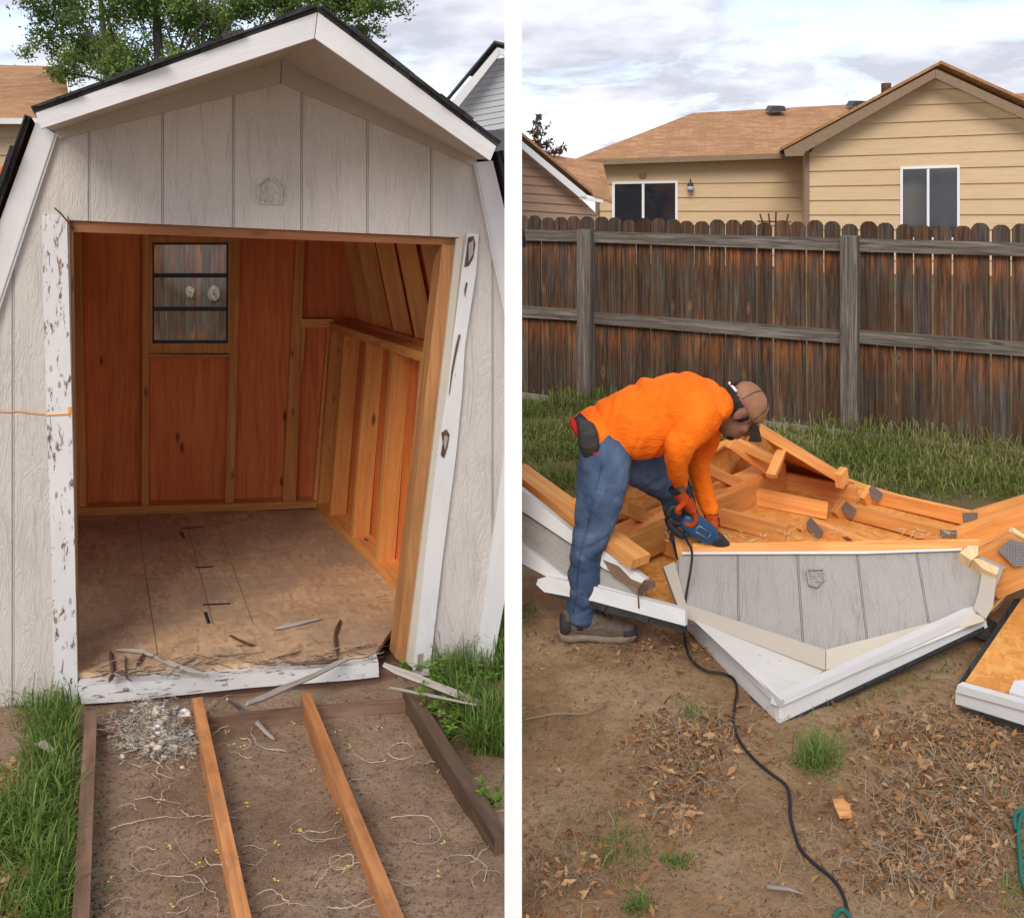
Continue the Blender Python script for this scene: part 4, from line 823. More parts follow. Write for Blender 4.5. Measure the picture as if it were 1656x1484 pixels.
def hwin(pl, x0, y0, x1, y1, xm, b, slant=0):
    m = MB()
    for q in ([(x0, y0), (x1, y0 - slant), (x1, y0 + b - slant), (x0, y0 + b)], [(x0, y0 + b), (x0 + b, y0 + b), (x0 + b, y1), (x0, y1)], [(x1 - b, y0 + b - slant), (x1, y0 + b - slant), (x1, y1), (x1 - b, y1)], [(xm - 2, y0 + b), (xm + 2, y0 + b - slant / 2), (xm + 2, y1), (xm - 2, y1)], [(x0, y1), (x1, y1), (x1, y1 + b), (x0, y1 + b)]): poly(pl.off(HO * .06), q, -HO * .06, mb=m)
    w = m.build('window', 'white', house); fslab('pane', [(x0 + b, y0 + b), (xm - 2, y0 + b), (xm - 2, y1), (x0 + b, y1)], 'dglass', .037, .02, pl=pl, parent=w, out=HO); fslab('pane', [(xm + 2, y0 + b - slant / 2), (x1 - b, y0 + b - slant), (x1 - b, y1), (xm + 2, y1)], 'dglass', .041, .02, pl=pl, parent=w, out=HO)
hwin(HG, 1456, 270, 1552, 384, 1501, 4, 3); hwin(WG, 990, 294, 1096, 390, 1040, 4, 2)
lamp = MB(); c = WG.at(1117, 303) + HO * .16; lamp.loft([(c + V((0, 0, .10)), (.05, 0, 0), (0, .05, 0)), (c + V((0, 0, .03)), (.075, 0, 0), (0, .075, 0)), (c + V((0, 0, -.09)), (.055, 0, 0), (0, .055, 0))], 8); lamp.tube([c + V((0, 0, .09)), c + V((0, 0, .17)), c - HO * .15 + V((0, 0, .12))], .015); lo_ = lamp.build('wall_lamp', 'dark_metal', house)
m = MB(); m.loft([(c + V((0, 0, .02)), (.078, 0, 0), (0, .078, 0)), (c + V((0, 0, -.075)), (.06, 0, 0), (0, .06, 0))], 8); m.build('lamp_glass', 'lap_grey', lo_)
m = MB(); c = WG.at(1040, 284) + HO * .06; m.beam(c - V((.07, 0, 0)), c + V((.07, 0, 0)), .08, .08); m.build('vent_cover', 'trim_brown', house)
for x, y in ((1255, 176), (1387, 168)):
    c = P(x, y, 24.6); m = MB(); m.prism([c + V(v) for v in ((-.22, -.2, -.08), (.2, -.2, -.08), (.16, -.2, .05), (-.14, -.2, .05))], (0, .45, .05)); m.build('roof_vent', 'dark_metal', house)
c = P(1433, 150, 23.5); m = MB(); m.tube([c + V((0, 0, -.6)), c + V((0, 0, .0))], .09, 12); m.tube([c + V((0, 0, -.02)), c + V((0, 0, .22))], .115, 12); m.build('flue_pipe', 'rust', house)
# trellis
tr = MB()
for a, b in (((1229, 346), (1237, 372)), ((1255, 343), (1254, 372)), ((1275, 346), (1269, 372)), ((1243, 345), (1246, 372)), ((1225, 358), (1279, 359))): tr.beam(P(*a, 14), P(*b, 14), .02, .02, (0, -1, 0))
for a, b in (((1235, 372), (1241, 600)), ((1254, 372), (1253, 620)), ((1269, 372), (1263, 600))): tr.beam(P(*a, 14), V((P(*b, 14).x, 14, 0)), .02, .02, (0, -1, 0))
tag(tr.build('plant_trellis', 'rust'), 'thin rusty brown trellis top poking up behind the fence', 'trellis')
# rosy neighbour house
NP = Plane((0, 16.5, 0), (.18, -1, 0)); NO = NP.n
h2 = thing('house', (.8, 16.6, 0), 'rosy lap-sided gabled house at the left edge of the fence', 'house')
m = MB(); y = 236
f2 = lambda yy: 840 + max(0, (yy - 228)) * 1.12
ys_ = [228, 243, 257, 271, 285, 299, 313, 327, 341, 356, 372, 470, 620]
for y0, y1 in zip(ys_[:-1], ys_[1:]):
    x0, x1 = min(f2(y0), 975), min(f2(y1), 975); t0, t1, u0, u1 = NP.at(834, y0 - 2), NP.at(x0, y0 + (x0 - 834) * .05), NP.at(834, y1 - 2), NP.at(x1, y1 + (x1 - 834) * .05)
    m.prism([t0 + NO * .003, t1 + NO * .003, u1 + NO * .03, u0 + NO * .03], -NO * .03, (t1 - t0).normalized() if (t1 - t0).length > .01 else (1, 0, 0))
m.build('gable_wall', 'lap_pink', h2)
fslab('rake_board', [(834, 220), (950, 316), (948, 322), (938, 320), (834, 232)], 'white', .3, .05, (1, 0, -.6), NP, h2, NO); fslab('gutter', [(938, 317), (975, 323), (975, 328), (938, 322)], 'white', .3, .12, (1, 0, 0), NP, h2, NO)
p, q = NP.at(834, 217) + NO * .33, NP.at(952, 315) + NO * .33; m = MB(); m.prism([p, q, q + V((0, 5, 0)), p + V((0, 5, 0))], (0, 0, .05), (0, 1, 0))
a, b, c, d_ = P(880, 253, 19), P(975, 268, 19), P(990, 330, 17.0), P(948, 315, 17.0); m.prism([a, b, c, d_], (0, 0, .05), (1, 0, 0)); m.build('roof', 'shingle_tan', h2)
# left house
LP = Plane((-6.6, 13, 0), (.05, -1, 0)); LO = LP.n
h3 = thing('house', (-7.2, 13.2, -.4), 'cream house with an orange shingle roof at the far left behind the shed', 'house')
m = MB(); ys_ = [196, 222, 250, 277, 305, 332, 360, 500, 700]
for y0, y1 in zip(ys_[:-1], ys_[1:]):
    t0, t1, u0, u1 = LP.at(-260, y0), LP.at(100, y0 + 1), LP.at(-260, y1), LP.at(100, y1 + 1); m.prism([t0 + LO * .003, t1 + LO * .003, u1 + LO * .03, u0 + LO * .03], -LO * .03, (t1 - t0).normalized())
m.build('wall', 'lap_cream', h3)
fslab('gutter', [(-260, 189), (112, 192), (112, 201), (-260, 199)], 'paint', .42, .12, (1, 0, 0), LP, h3, LO)
m = MB(); a, b = LP.at(-260, 188) + LO * .35, LP.at(132, 193) + LO * .35; c, d_ = P(105, 108, 17.5), P(-260, 98, 17.5); m.prism([a, b, c, d_], (0, 0, -.05), (1, 0, 0)); m.build('roof', 'shingle_tan', h3)
quad('side_wall', [LP.at(100, 196), LP.at(100, 700), LP.at(100, 700) - LO * 5, LP.at(100, 196) - LO * 5], (-.03, 0, 0), 'lap_cream', (0, 1, 0), h3)
# grey house right of the shed roof
GP = Plane((-.5, 13.5, 0), (-.10, -1, 0)); GO = GP.n
h4 = thing('house', (-.4, 13.5, -.4), 'grey vinyl-sided gable end between the shed roof and the white divider', 'house')
m = MB(); ys_ = list(np.arange(92, 214, 9.5)) + [330, 460]
for y0, y1 in zip(ys_[:-1], ys_[1:]):
    fx = lambda yy: max(735, 806 - (yy - 88) * .90); sl = .40 if y1 < 214 else 0
    t0, t1, u0, u1 = GP.at(fx(y0), y0 + (822 - fx(y0)) * .18), GP.at(824, y0), GP.at(fx(y1), y1 + (822 - fx(y1)) * .18), GP.at(824, y1); m.prism([t0 + GO * .002, t1 + GO * .002, u1 + GO * .016, u0 + GO * .016], -GO * .02, (t1 - t0).normalized())
m.build('gable_wall', 'lap_grey', h4); quad('side_wall', [GP.at(824, 84), GP.at(824, 460), GP.at(824, 460) + V((-.12, 5, 0)), GP.at(824, 84) + V((-.12, 5, 0))], (-.03, 0, 0), 'lap_grey', (0, 1, 0), h4)
fslab('rake_board', [(729, 166), (804, 77), (808, 88), (742, 172)], 'paint', .3, .05, (1, 0, .8), GP, h4, GO); fslab('rake_board', [(804.5, 77), (824, 82), (824, 94), (808.5, 88)], 'paint', .3, .05, (1, 0, 0), GP, h4, GO)
m = MB()
for a, b in (((727, 167), (804, 75)), ((804, 75), (824, 80))): p, q = GP.at(*a) + GO * .33, GP.at(*b) + GO * .33; m.prism([p, q, q + V((-.5, 4, 0)), p + V((-.5, 4, 0))], (0, 0, .03), (0, 1, 0))
m.build('roof', 'shingle_grey', h4)
m = MB(); a, b, c, d_ = P(765, 212, 12.8), P(822, 209, 12.8), P(822, 300, 11.6), P(770, 300, 11.6); m.prism([a, b, c, d_], (0, 0, -.04), (1, 0, 0)); m.build('lower_roof', 'shingle_grey', h4)

# ================================================================== RIGHT: the collapsed roof
cr0 = thing('collapsed_shed_roof', G(1300, 960), 'upside-down barn shed roof with orange rafters and a grey gable lying on the ground', 'collapsed roof')
GPn = plane3(P(1335, 1083, 3.55), P(1110, 890, 3.95), P(1575, 885, 3.93)); gpo = GPn.n if GPn.n.y < 0 else -GPn.n
def cs(name, px, mat, off, th, pl=GPn, g=(0, 0, 1), parent=cr0, out=gpo): return fslab(name, px, mat, off, th, g, pl, parent, out)
gup = (GPn.at(1335, 1083) - GPn.at(1320, 900)).normalized()
gw = cs('gable_panel', [(1092, 913), (1103, 893), (1560, 888), (1625, 915), (1592, 992), (1335, 1056), (1107, 978)], 'siding_old', 0, .012, g=gup)
emblem(GPn, [(1304, 924), (1331, 923), (1332, 940), (1322, 951), (1308, 948)], [(1307, 928, 1329, 928), (1308, 932, 1329, 932), (1309, 936, 1329, 935), (1312, 941, 1326, 941)], gpo, gw)
cs('cut_top', [(1120, 878), (1300, 876), (1480, 873), (1584, 871), (1585, 886), (1400, 892), (1120, 893)], 'fresh', .012, .05, g=(1, 0, 0))
cs('paint_strip', [(1103, 892), (1400, 891), (1556, 886), (1556, 889.5), (1400, 895), (1103, 896)], 'paint', .014, .004, g=(1, 0, 0))
cs('frieze_board', [(1108, 976), (1335, 1050), (1335, 1083), (1112, 1000)], 'soffit', .02, .02, g=(1, 0, 0)); cs('frieze_board', [(1336, 1050), (1570, 990), (1590, 996), (1592, 1004), (1336, 1083)], 'cream', .02, .02, g=(1, 0, 0))
cs('side_trim', [(1073, 916), (1091, 908), (1112, 985), (1100, 990)], 'soffit', .025, .03); cs('side_trim', [(1588, 924), (1612, 927), (1606, 980), (1594, 1000), (1574, 984), (1583, 955)], 'soffit', .025, .03)
for hx in ([(1552, 893), (1566, 882), (1582, 882), (1582, 897), (1571, 906)], [(1574, 904), (1582, 902), (1616, 918), (1612, 929), (1590, 920)]): cs('broken_end', hx, 'fresh_pale', .05, .06)
# fascia V
FT = P(1259, 1150, 3.22)
FLp, FRp = plane3(FT, FT + V((0, .03, .2)), P(1108, 1000, 3.92)), plane3(FT, FT + V((0, .03, .2)), P(1600, 1015, 3.74))
for pl, q1, q2, q3 in ((FLp, [(1106, 992), (1259, 1141), (1259, 1173), (1106, 1022)], [(1108, 983), (1262, 1131), (1259, 1143), (1104, 995)], [(1106, 1020), (1259, 1171), (1259, 1178), (1106, 1030)]), (FRp, [(1260, 1141), (1592, 990), (1597, 1014), (1260, 1173)], [(1262, 1131), (1586, 982), (1597, 992), (1260, 1143)], [(1260, 1171), (1592, 1013), (1592, 1022), (1260, 1178)])):
    o_ = pl.n if pl.n.y < 0 else -pl.n; gd = (pl.at(*q1[1]) - pl.at(*q1[0])).normalized()
    lf = pl is FLp; fb = cs('fascia_board', q1, 'paint', 0, .018, pl, gd, out=o_); cs('trim_cap', q2, 'paint', .008 if lf else .014, .014 if lf else .04, pl, gd, fb, o_); cs('shingle_edge', q3, 'shingle_dark', .004, .02 if lf else .05, pl, gd, out=o_)
m = MB(); a, b, c, d_ = FLp.at(1110, 986), FLp.at(1260, 1133), GPn.at(1334, 1083), GPn.at(1110, 992); m.prism([a, b, c, d_], (0, 0, -.01), (1, 0, 0)); m.build('soffit', 'osb_white', cr0)
m = MB(); a, b, c, d_ = FRp.at(1262, 1134), FRp.at(1588, 985), GPn.at(1588, 1000), GPn.at(1336, 1083); m.prism([a, b, c, d_], (0, 0, -.01), (1, 0, 0)); m.build('soffit', 'osb_white', cr0)
# decks of the upturned roof
def surf(name, pts, mat, th=-.012, g=(.9, .5, 0), parent=cr0):
    m = MB(); m.prism([G(*p) for p in pts], (0, 0, th), g); return m.build(name, mat, parent)
surf('roof_deck', [(1020, 948, .10), (1112, 995, .05), (1335, 1040, .02), (1345, 900, .108), (1400, 783, .112), (1262, 733, .20), (1130, 800, .20), (980, 872, .19)], 'osb')
surf('roof_deck', [(1335, 1040, .02), (1600, 985, .07), (1604, 900, .122), (1588, 838, .122), (1400, 783, .112), (1345, 900, .108)], 'osb')
surf('roof_deck', [(1600, 987, .07), (1612, 915, .118), (1588, 838, .122), (1720, 790, .36), (1720, 860, .36)], 'osb')
surf('roof_deck', [(1604, 990, .06), (1720, 850, .34), (1720, 840, .36), (1604, 972, .09)], 'rim')
surf('lower_deck', [(985, 868, .22), (1150, 805, .22), (1262, 728, .22), (1228, 690, .46), (1130, 742, .46), (925, 806, .46), (930, 850, .35)], 'osb')
surf('lower_deck', [(900, 815, .33), (940, 800, .42), (985, 868, .26), (960, 880, .22)], 'osb')
def raf(a, b, h=.075, w=.036, name='rafter', mat='fresh', parent=cr0, up=(0, 0, 1)):
    p, q = G(*a), G(*b); m = MB(); m.beam(p - V((0, 0, h / 2)), q - V((0, 0, h / 2)), w, h, up); return m.build(name, mat, parent), vplane(p, q), p, q
def plate(r, px, off=.022):
    o, pl, p, q = r; n_ = pl.n if pl.n.y < 0 else -pl.n; return fslab('gusset_plate', px, 'plate', off, .003, pl=pl, parent=o, out=n_)
# left upper slope rafters
raf((1150, 818, .24), (1272, 850, .20)); raf((1207, 787, .25), (1338, 813, .21)); raf((1262, 762, .25), (1386, 786, .22), .12); raf((1062, 846, .27), (1100, 862, .24), .11)
# knee beam
raf((972, 870, .31), (1256, 746, .31), .032, .10, 'knee_plate'); raf((1002, 876, .285), (1268, 757, .285), .12, .02, 'knee_board', 'inner'); raf((1262, 752, .30), (1272, 716, .30), .11, .04, 'knee_plate')
# lower-left slope rafters
raf((1122, 738, .52), (1200, 778, .30), .05, name='rafter'); raf((1180, 706, .52), (1250, 756, .34), .055); raf((1008, 812, .44), (1062, 836, .28), .05); raf((930, 806, .48), (1000, 866, .28), .05)
# standing rear frame
raf((1224, 683, .60), (1356, 763, .36), .045, .09, 'rear_plate'); raf((1247, 766, .40), (1264, 726, .48), .022, .045, 'cripple'); raf((1356, 766, .40), (1366, 754, .42), .07, .035, 'block')
surf('rear_panel', [(1262, 735, .34), (1226, 692, .52), (1360, 772, .32), (1380, 780, .20), (1385, 792, .12), (1270, 762, .18)], 'inner', -.014, (1, 0, 0))
raf((1182, 706, .50), (1258, 742, .42), .03, .07, 'block')
# right upper slope rafters turning up at the knee
for a, b, c, pk, pr in (((1405, 790, .18), (1572, 827, .20), (1720, 782, .42), [(1401, 797), (1410, 784), (1428, 798), (1420, 813)], [(1556, 829), (1581, 829), (1580, 840), (1558, 845)]),
                        ((1360, 812, .18), (1540, 857, .20), (1720, 796, .42), [(1359, 823), (1368, 810), (1385, 824), (1376, 839)], [(1520, 857), (1547, 857), (1547, 869), (1521, 869)]),
                        ((1306, 838, .18), (1420, 880, .18), (1460, 890, .18), [(1301, 850), (1311, 836), (1331, 858), (1322, 874)], None)):
    r = raf(a, b, .066); plate(r, pk, .045)
    k = raf((a[0] - 8, a[1] + 12, a[2] - .02), (a[0] + 6, a[1] - 8, a[2] + .03), .07, .03, 'ridge_end', 'inner')
    if pr: raf(b, c, .085); plate(r, pr)
raf((1560, 893, .30), (1720, 824, .46), .12); raf((1600, 918, .22), (1720, 866, .40), .12)
gs_ = cs('gusset_plate', [(1614, 890), (1634, 872), (1668, 880), (1668, 912), (1642, 917)], 'plate', 0, .004, Plane(G(1640, 900, .30), (-.3, -1, 0)), out=V((-.3, -1, 0)).normalized())
m = MB(); m.tube([G(1635, 856, .46), G(1648, 864, .44), G(1670, 876, .42)], .012, 5); m.build('broken_edge', 'fresh_pale', cr0)
# block and splinters at the cut
bp = P(1108, 866, 3.98); m = MB(); m.prism([bp + V(v) for v in ((-.045, 0, .0), (.05, .03, .01), (.055, -.01, -.085), (-.03, -.04, -.10))], (.01, .06, .01)); m.build('block', 'fresh', cr0)
m = MB()
for i in range(70):
    x = random.uniform(1080, 1580); c = GPn.at(x, random.uniform(868, 884)) + V((0, random.uniform(.0, .12), .004)); an = random.uniform(0, 3.1); l = random.uniform(.01, .05); m.tube([c, c + V((math.cos(an) * l, math.sin(an) * l, random.uniform(-.003, .01)))], random.uniform(.0008, .003), 4)
m.build('torn_splinters', 'fresh_pale', cr0)['kind'] = 'stuff'
# ---- left front-wall piece
wpn = thing('fallen_wall_panel', G(930, 900), 'fallen grey wall piece with white trims and stacked orange plates at the left of the pile', 'wall panel')
WPp = plane3(P(845, 800, 4.0), P(1040, 930, 3.72), P(900, 935, 3.86)); wo2 = WPp.n if WPp.n.y < 0 else -WPp.n
gd2 = (WPp.at(1040, 930) - WPp.at(845, 800)).normalized()
def ws(name, px, mat, off, th, parent=wpn): return fslab(name, px, mat, off, th, gd2, WPp, parent, wo2)
ws('siding_panel', [(832, 806), (1040, 945), (1040, 968), (832, 915)], 'siding_old', 0, .015)
ws('door_trim', [(832, 783), (860, 805), (930, 862), (1000, 905), (1044, 936), (1040, 948), (1020, 942), (975, 918), (925, 880), (832, 818)], 'peel2', .02, .045)
ws('rotten_edge', [(975, 905), (1000, 915), (1020, 936), (1040, 944), (1034, 962), (1012, 944), (990, 930)], 'rim', .024, .02)
ws('lower_trim', [(832, 870), (912, 930), (1110, 985), (1108, 998), (905, 943), (832, 905)], 'paint', .022, .03); ws('lower_trim', [(870, 936), (884, 932), (960, 948), (1108, 986), (1108, 1012), (960, 972), (880, 957), (867, 945)], 'paint', .045, .03)
ws('shingle_edge', [(884, 958), (960, 972), (1108, 1012), (1108, 1022), (960, 984), (890, 962)], 'shingle_dark', .04, .03)
for dz, hh, mt in ((0, .038, 'fresh'), (-.042, .036, 'fresh')):
    p, q = G(838, 762, .52 + dz), G(1036, 908, .34 + dz); m = MB(); m.beam(p - (q - p) * .02, q, .10, hh); m.build('wall_plate', mt, wpn)
p, q = G(836, 784, .46), G(1020, 915, .31); m = MB(); m.beam(p, q, .03, .02); m.build('siding_edge', 'inner', wpn)
sp = P(1045, 955, 3.66); m = MB(); m.prism([sp + V(v) for v in ((-.03, 0, -.015), (.03, .0, .012), (.035, 0, .02), (-.005, 0, .022))], (0, .02, .01)); m.tube([sp + V((-.03, 0, -.01)), sp + V((-.028, -.01, -.06))], .003, 4); m.build('dark_splinter', 'darkwood', wpn)
# ---- right roof piece
rp = thing('roof_section', G(1620, 1080), 'separate orange roof board with white fascia edge at the right edge', 'roof section')
m = MB(); m.prism([G(1558, 1106, .06), G(1652, 968, .10), G(1760, 900, .12), G(1800, 1100, .08), G(1700, 1160, .06)], (0, 0, -.012), (.5, 1, 0)); m.build('deck', 'osb', rp)
m = MB(); m.prism([G(1549, 1106, .052), G(1640, 968, .092), G(1652, 968, .092), G(1560, 1106, .052)], (0, 0, -.05), (.5, 1, 0)); m.build('shingle_edge', 'shingle_dark', rp)
RPl = vplane(G(1545, 1124, .05), G(1656, 1172, .05)); ro = RPl.n if RPl.n.y < 0 else -RPl.n
fslab('fascia_board', [(1545, 1116), (1700, 1158), (1700, 1186), (1545, 1138)], 'paint', 0, .02, (1, 0, 0), RPl, rp, ro); fslab('trim_cap', [(1548, 1107), (1700, 1150), (1700, 1161), (1546, 1119)], 'paint', .012, .035, (1, 0, 0), RPl, rp, ro); fslab('shingle_edge', [(1550, 1138), (1700, 1186), (1700, 1196), (1552, 1146)], 'shingle_dark', 0, .03, (1, 0, 0), RPl, rp, ro)
m = MB(); m.prism([G(1632, 1128, .08), G(1640, 1110, .08), G(1700, 1105, .10), G(1700, 1150, .08)], (0, 0, .02), (1, 0, 0)); m.build('loose_board', 'peel2', rp)
m = MB(); m.tube([P(1608, 1012, 3.9), P(1618, 1050, 3.75), P(1628, 1076, 3.66)], [.012, .009, .002], 5); m.prism([P(1596, 1000, 3.9), P(1612, 1008, 3.9), P(1606, 1040, 3.8), P(1570, 1026, 3.8)], (0, .01, .004)); tag(m.build('roofing_felt', 'shingle_dark'), 'torn strip of black roofing felt hanging from the right end of the fascia', 'felt')

# ================================================================== the worker
def remesh(name, mb, vox, mat, parent, it=4, disp=None, fac=.5):
    t = mb.build('tmp', mat); md = t.modifiers.new('r', 'REMESH'); md.mode = 'VOXEL'; md.voxel_size = vox
    sm_ = t.modifiers.new('s', 'SMOOTH'); sm_.factor = fac; sm_.iterations = it
    dg = bpy.context.evaluated_depsgraph_get(); me = bpy.data.meshes.new_from_object(t.evaluated_get(dg)); me.name = name
    if disp:
        n = len(me.vertices); co = np.empty(n * 3, np.float32); me.vertices.foreach_get('co', co); co = co.reshape(-1, 3); no = np.empty(n * 3, np.float32); me.vertices.foreach_get('normal', no); no = no.reshape(-1, 3)
        me.vertices.foreach_set('co', (co + no * disp(co)[:, None]).ravel().astype(np.float32))
    me.polygons.foreach_set('use_smooth', np.ones(len(me.polygons), bool))
    if not me.materials: me.materials.append(MT[mat])
    me.update(); bpy.data.objects.remove(t)
    o = bpy.data.objects.new(name, me); COL.objects.link(o); o.parent = parent; o.matrix_parent_inverse = parent.matrix_world.inverted(); return o
def cat(st, k=4):                                                    # smooth in-between stations
    out = []; A = [np.array([v for p in q for v in p]) for q in st]; n = len(A)
    for i in range(n - 1):
        p0, p1, p2, p3 = A[max(i - 1, 0)], A[i], A[i + 1], A[min(i + 2, n - 1)]
        for j in range(k): t = j / k; out.append(.5 * ((2 * p1) + (p2 - p0) * t + (2 * p0 - 5 * p1 + 4 * p2 - p3) * t * t + (3 * p1 - p0 - 3 * p2 + p3) * t ** 3))
    out.append(A[-1]); return [(V(a[:3]), V(a[3:6]), V(a[6:9])) for a in out]
def limb(st, mb, ry=1.):                                             # st: (px,py,Y,r px-half-width in m)
    pts = [P(x, y, Y) for x, y, Y, r in st]; out = []
    for i, p in enumerate(pts):
        d = (pts[min(i + 1, len(pts) - 1)] - pts[max(i - 1, 0)]).normalized(); a = d.cross(V((0, 1, 0))).normalized() * st[i][3]; b = d.cross(a.normalized()).normalized() * st[i][3] * ry; out.append((p, a, b))
    mb.loft(cat(out), 20)
def wr(ax, k, amp, seed):
    ax = np.array(ax, float)
    return lambda co: (np.abs(vnoise(co @ (ax * k[0]) + 0 * co[:, 0], co[:, 1] * k[1], (co[:, 0] + co[:, 2]) * k[2], seed)) * 2 - .25) * amp + vnoise(co[:, 0] * 14, co[:, 1] * 14, co[:, 2] * 14, seed + 1) * amp * .6
per = thing('person', G(965, 1036), 'worker in orange long-sleeved shirt and jeans bending over the pile with a saw', 'person')
YC, YN, YF = 3.95, 3.80, 4.10
# body (skin), one continuous mesh under the clothes
hc = P(1194, 664, YC); up = V((.85, 0, .53)); fw_ = V((.53, 0, -.85)); sdv = V((0, 1, 0))
def HL(f, s, u): return hc + fw_ * f + sdv * s + up * u
b = MB()
b.ell(HL(-.008, 0, .022), fw_ * .092, sdv * .074, up * .092); b.ell(HL(.030, 0, -.045), fw_ * .060, sdv * .054, up * .062); b.ell(HL(.055, 0, -.082), fw_ * .026, sdv * .028, up * .022)
b.loft([(HL(.075, 0, .018), sdv * .008, up * .01), (HL(.092, 0, -.005), sdv * .012, up * .012), (HL(.106, 0, -.022), sdv * .016, up * .012), (HL(.085, 0, -.034), sdv * .014, up * .008)], 10)
b.ell(HL(.080, 0, .032), fw_ * .016, sdv * .05, up * .010); b.ell(HL(.088, 0, -.052), fw_ * .010, sdv * .022, up * .006); b.ell(HL(.086, 0, -.064), fw_ * .010, sdv * .020, up * .006)
for s_ in (-1, 1): b.ell(HL(-.008, .075 * s_, -.005), fw_ * .018, sdv * .009, up * .032); b.ell(HL(.06, .04 * s_, -.02), fw_ * .02, sdv * .02, up * .02)
nk = P(1160, 662, YC); b.loft([(HL(-.02, 0, -.03), sdv * .055, fw_ * .055), (HL(-.035, 0, -.09), sdv * .055, fw_ * .055), (nk, sdv * .075, V((0, 0, .065)))], 14)
tor = [((980, 703), 43, .150, (78, 80)), ((1030, 684), 50, .14, (40, 112)), ((1075, 668), 52, .155, (25, 127)), ((1115, 655), 45, .16, (5, 111)), ((1155, 654), 30, .12, (-10, 74))]
def torso(mb, grow, lat, extra=[]):
    st = []
    for (c, h, l, dn) in extra + tor:
        dv = V((dn[0], 0, -dn[1])).normalized(); st.append((P(c[0], c[1], YC), dv * (h * YC / F + grow), sdv * (l + lat)))
    mb.loft(cat(st), 28, p=2.3)
torso(b, -.03, -.03)
limb([(1150, 655, 3.82, .05), (1102, 716, 3.79, .034), (1099, 752, 3.82, .026), (1100, 792, 3.90, .024)], b); limb([(1145, 674, 4.04, .045), (1131, 748, 4.10, .026), (1149, 828, 4.05, .020)], b)
limb([(985, 740, 3.90, .05), (975, 780, YN, .055), (958, 860, YN, .055), (945, 930, YN, .045), (938, 1008, YN, .034)], b); limb([(1000, 735, 4.02, .05), (1060, 760, 4.10, .065), (1092, 800, 4.12, .055), (1120, 900, 4.18, .045), (1128, 945, 4.2, .034)], b)
body = remesh('body', b, .0065, 'skin', per, 3)
for s_ in (-1, 1):
    m = MB(); m.ell(HL(.058, .030 * s_, .002), fw_ * .012, sdv * .012, up * .011); e_ = m.build('eye', 'white', per); m = MB(); m.ell(HL(.068, .030 * s_, .001), fw_ * .003, sdv * .006, up * .006); m.build('iris', 'hair', e_)
m = MB(); m.ell(HL(-.016, 0, .012), fw_ * .092, sdv * .0765, up * .075); m.ell(HL(.058, 0, -.078), fw_ * .030, sdv * .034, up * .024)
hr = remesh('hair', m, .006, 'hair', per, 1)
m = MB()
for s_ in (-1, 1): m = MB(); m.ell(HL(-.010, .078 * s_, -.012), fw_ * .017, sdv * .010, up * .028, 12, 8); m.build('ear', 'skin', per)
# cap
m = MB(); st = []
for u_, r in ((.022, 1.), (.05, 1.), (.08, .90), (.105, .70), (.118, .42), (.123, .14)): st.append((HL(-.006, 0, u_), fw_ * .092 * r, sdv * .079 * r))
m.loft(st, 24); cap = m.build('cap', 'cap', per)
m = MB()
for w_ in (0, 1.05, 2.1): m.tube(smooth_path([HL(-.006 + .0935 * r * math.cos(w_ + q_), .0805 * r * math.sin(w_ + q_), u_) for q_, u_, r in ((0, .03, 1.), (0, .08, .91), (0, .106, .71), (0, .123, .2), (math.pi, .123, .2), (math.pi, .106, .71), (math.pi, .08, .91), (math.pi, .03, 1.))], 3), .0014, 4)
m.build('seam', 'cap_dark', cap)
m = MB(); br = []
for i in range(9):
    t = -1 + i / 4; br.append((t, HL(.092 - .040 * t * t, .078 * t, .030 - .012 * t * t), HL(.150 - .050 * t * t, .072 * t, .012 - .048 * t * t)))
for i in range(8): m.prism([br[i][1], br[i][2], br[i + 1][2], br[i + 1][1]], up * .005, (1, 0, 0))
m.build('brim', 'cap_dark', cap)
m = MB(); c = HL(-.108, 0, .045); m.ell(c, fw_ * .006, sdv * .035, up * .024); m.build('strap_opening', 'cap_dark', cap); m = MB(); m.tube([HL(-.088, -.055, .030), HL(-.112, 0, .028), HL(-.088, .055, .030)], .006, 6); m.build('strap', 'white', cap)
# shirt
m = MB(); torso(m, .013, .012, [((964, 714), 45, .162, (78, 80))])
limb([(1140, 662, 3.84, .085), (1122, 690, 3.79, .070), (1101, 718, 3.75, .057), (1095, 750, 3.79, .044), (1098, 772, 3.87, .038), (1100, 784, 3.9, .036)], m); limb([(1145, 670, 4.03, .084), (1140, 710, 4.09, .056), (1130, 750, 4.10, .046), (1136, 790, 4.08, .038), (1149, 832, 4.05, .029)], m)
m.ell(P(1160, 652, YC), (.055, 0, 0), sdv * .16, (0, 0, .065))
shirt = remesh('shirt', m, .007, 'shirt', per, 14, lambda co: wr((1, 0, .35), (15, 3.5, 2.5), .019, 3)(co) + wr((1, 0, -.5), (26, 6, 4), .008, 8)(co) + .001)
m = MB(); c0, c1 = P(940, 671, YC), P(1016, 749, YC); cc = (c0 + c1) / 2; ax_ = (c1 - c0) / 2
nrm_ = V((-ax_.z, 0, ax_.x)).normalized(); nrm_ = nrm_ if nrm_.x < 0 else -nrm_
c1_ = P(964, 714, YC) + V((-.010, 0, -.010)); an_ = ax_.normalized(); m.tube([c1_ + an_ * .121 * math.sin(q * math.pi / 14) - sdv * .176 * math.cos(q * math.pi / 14) for q in range(29)], .015, 8); remesh('undershirt_hem', m, .007, 'red', per, 2)
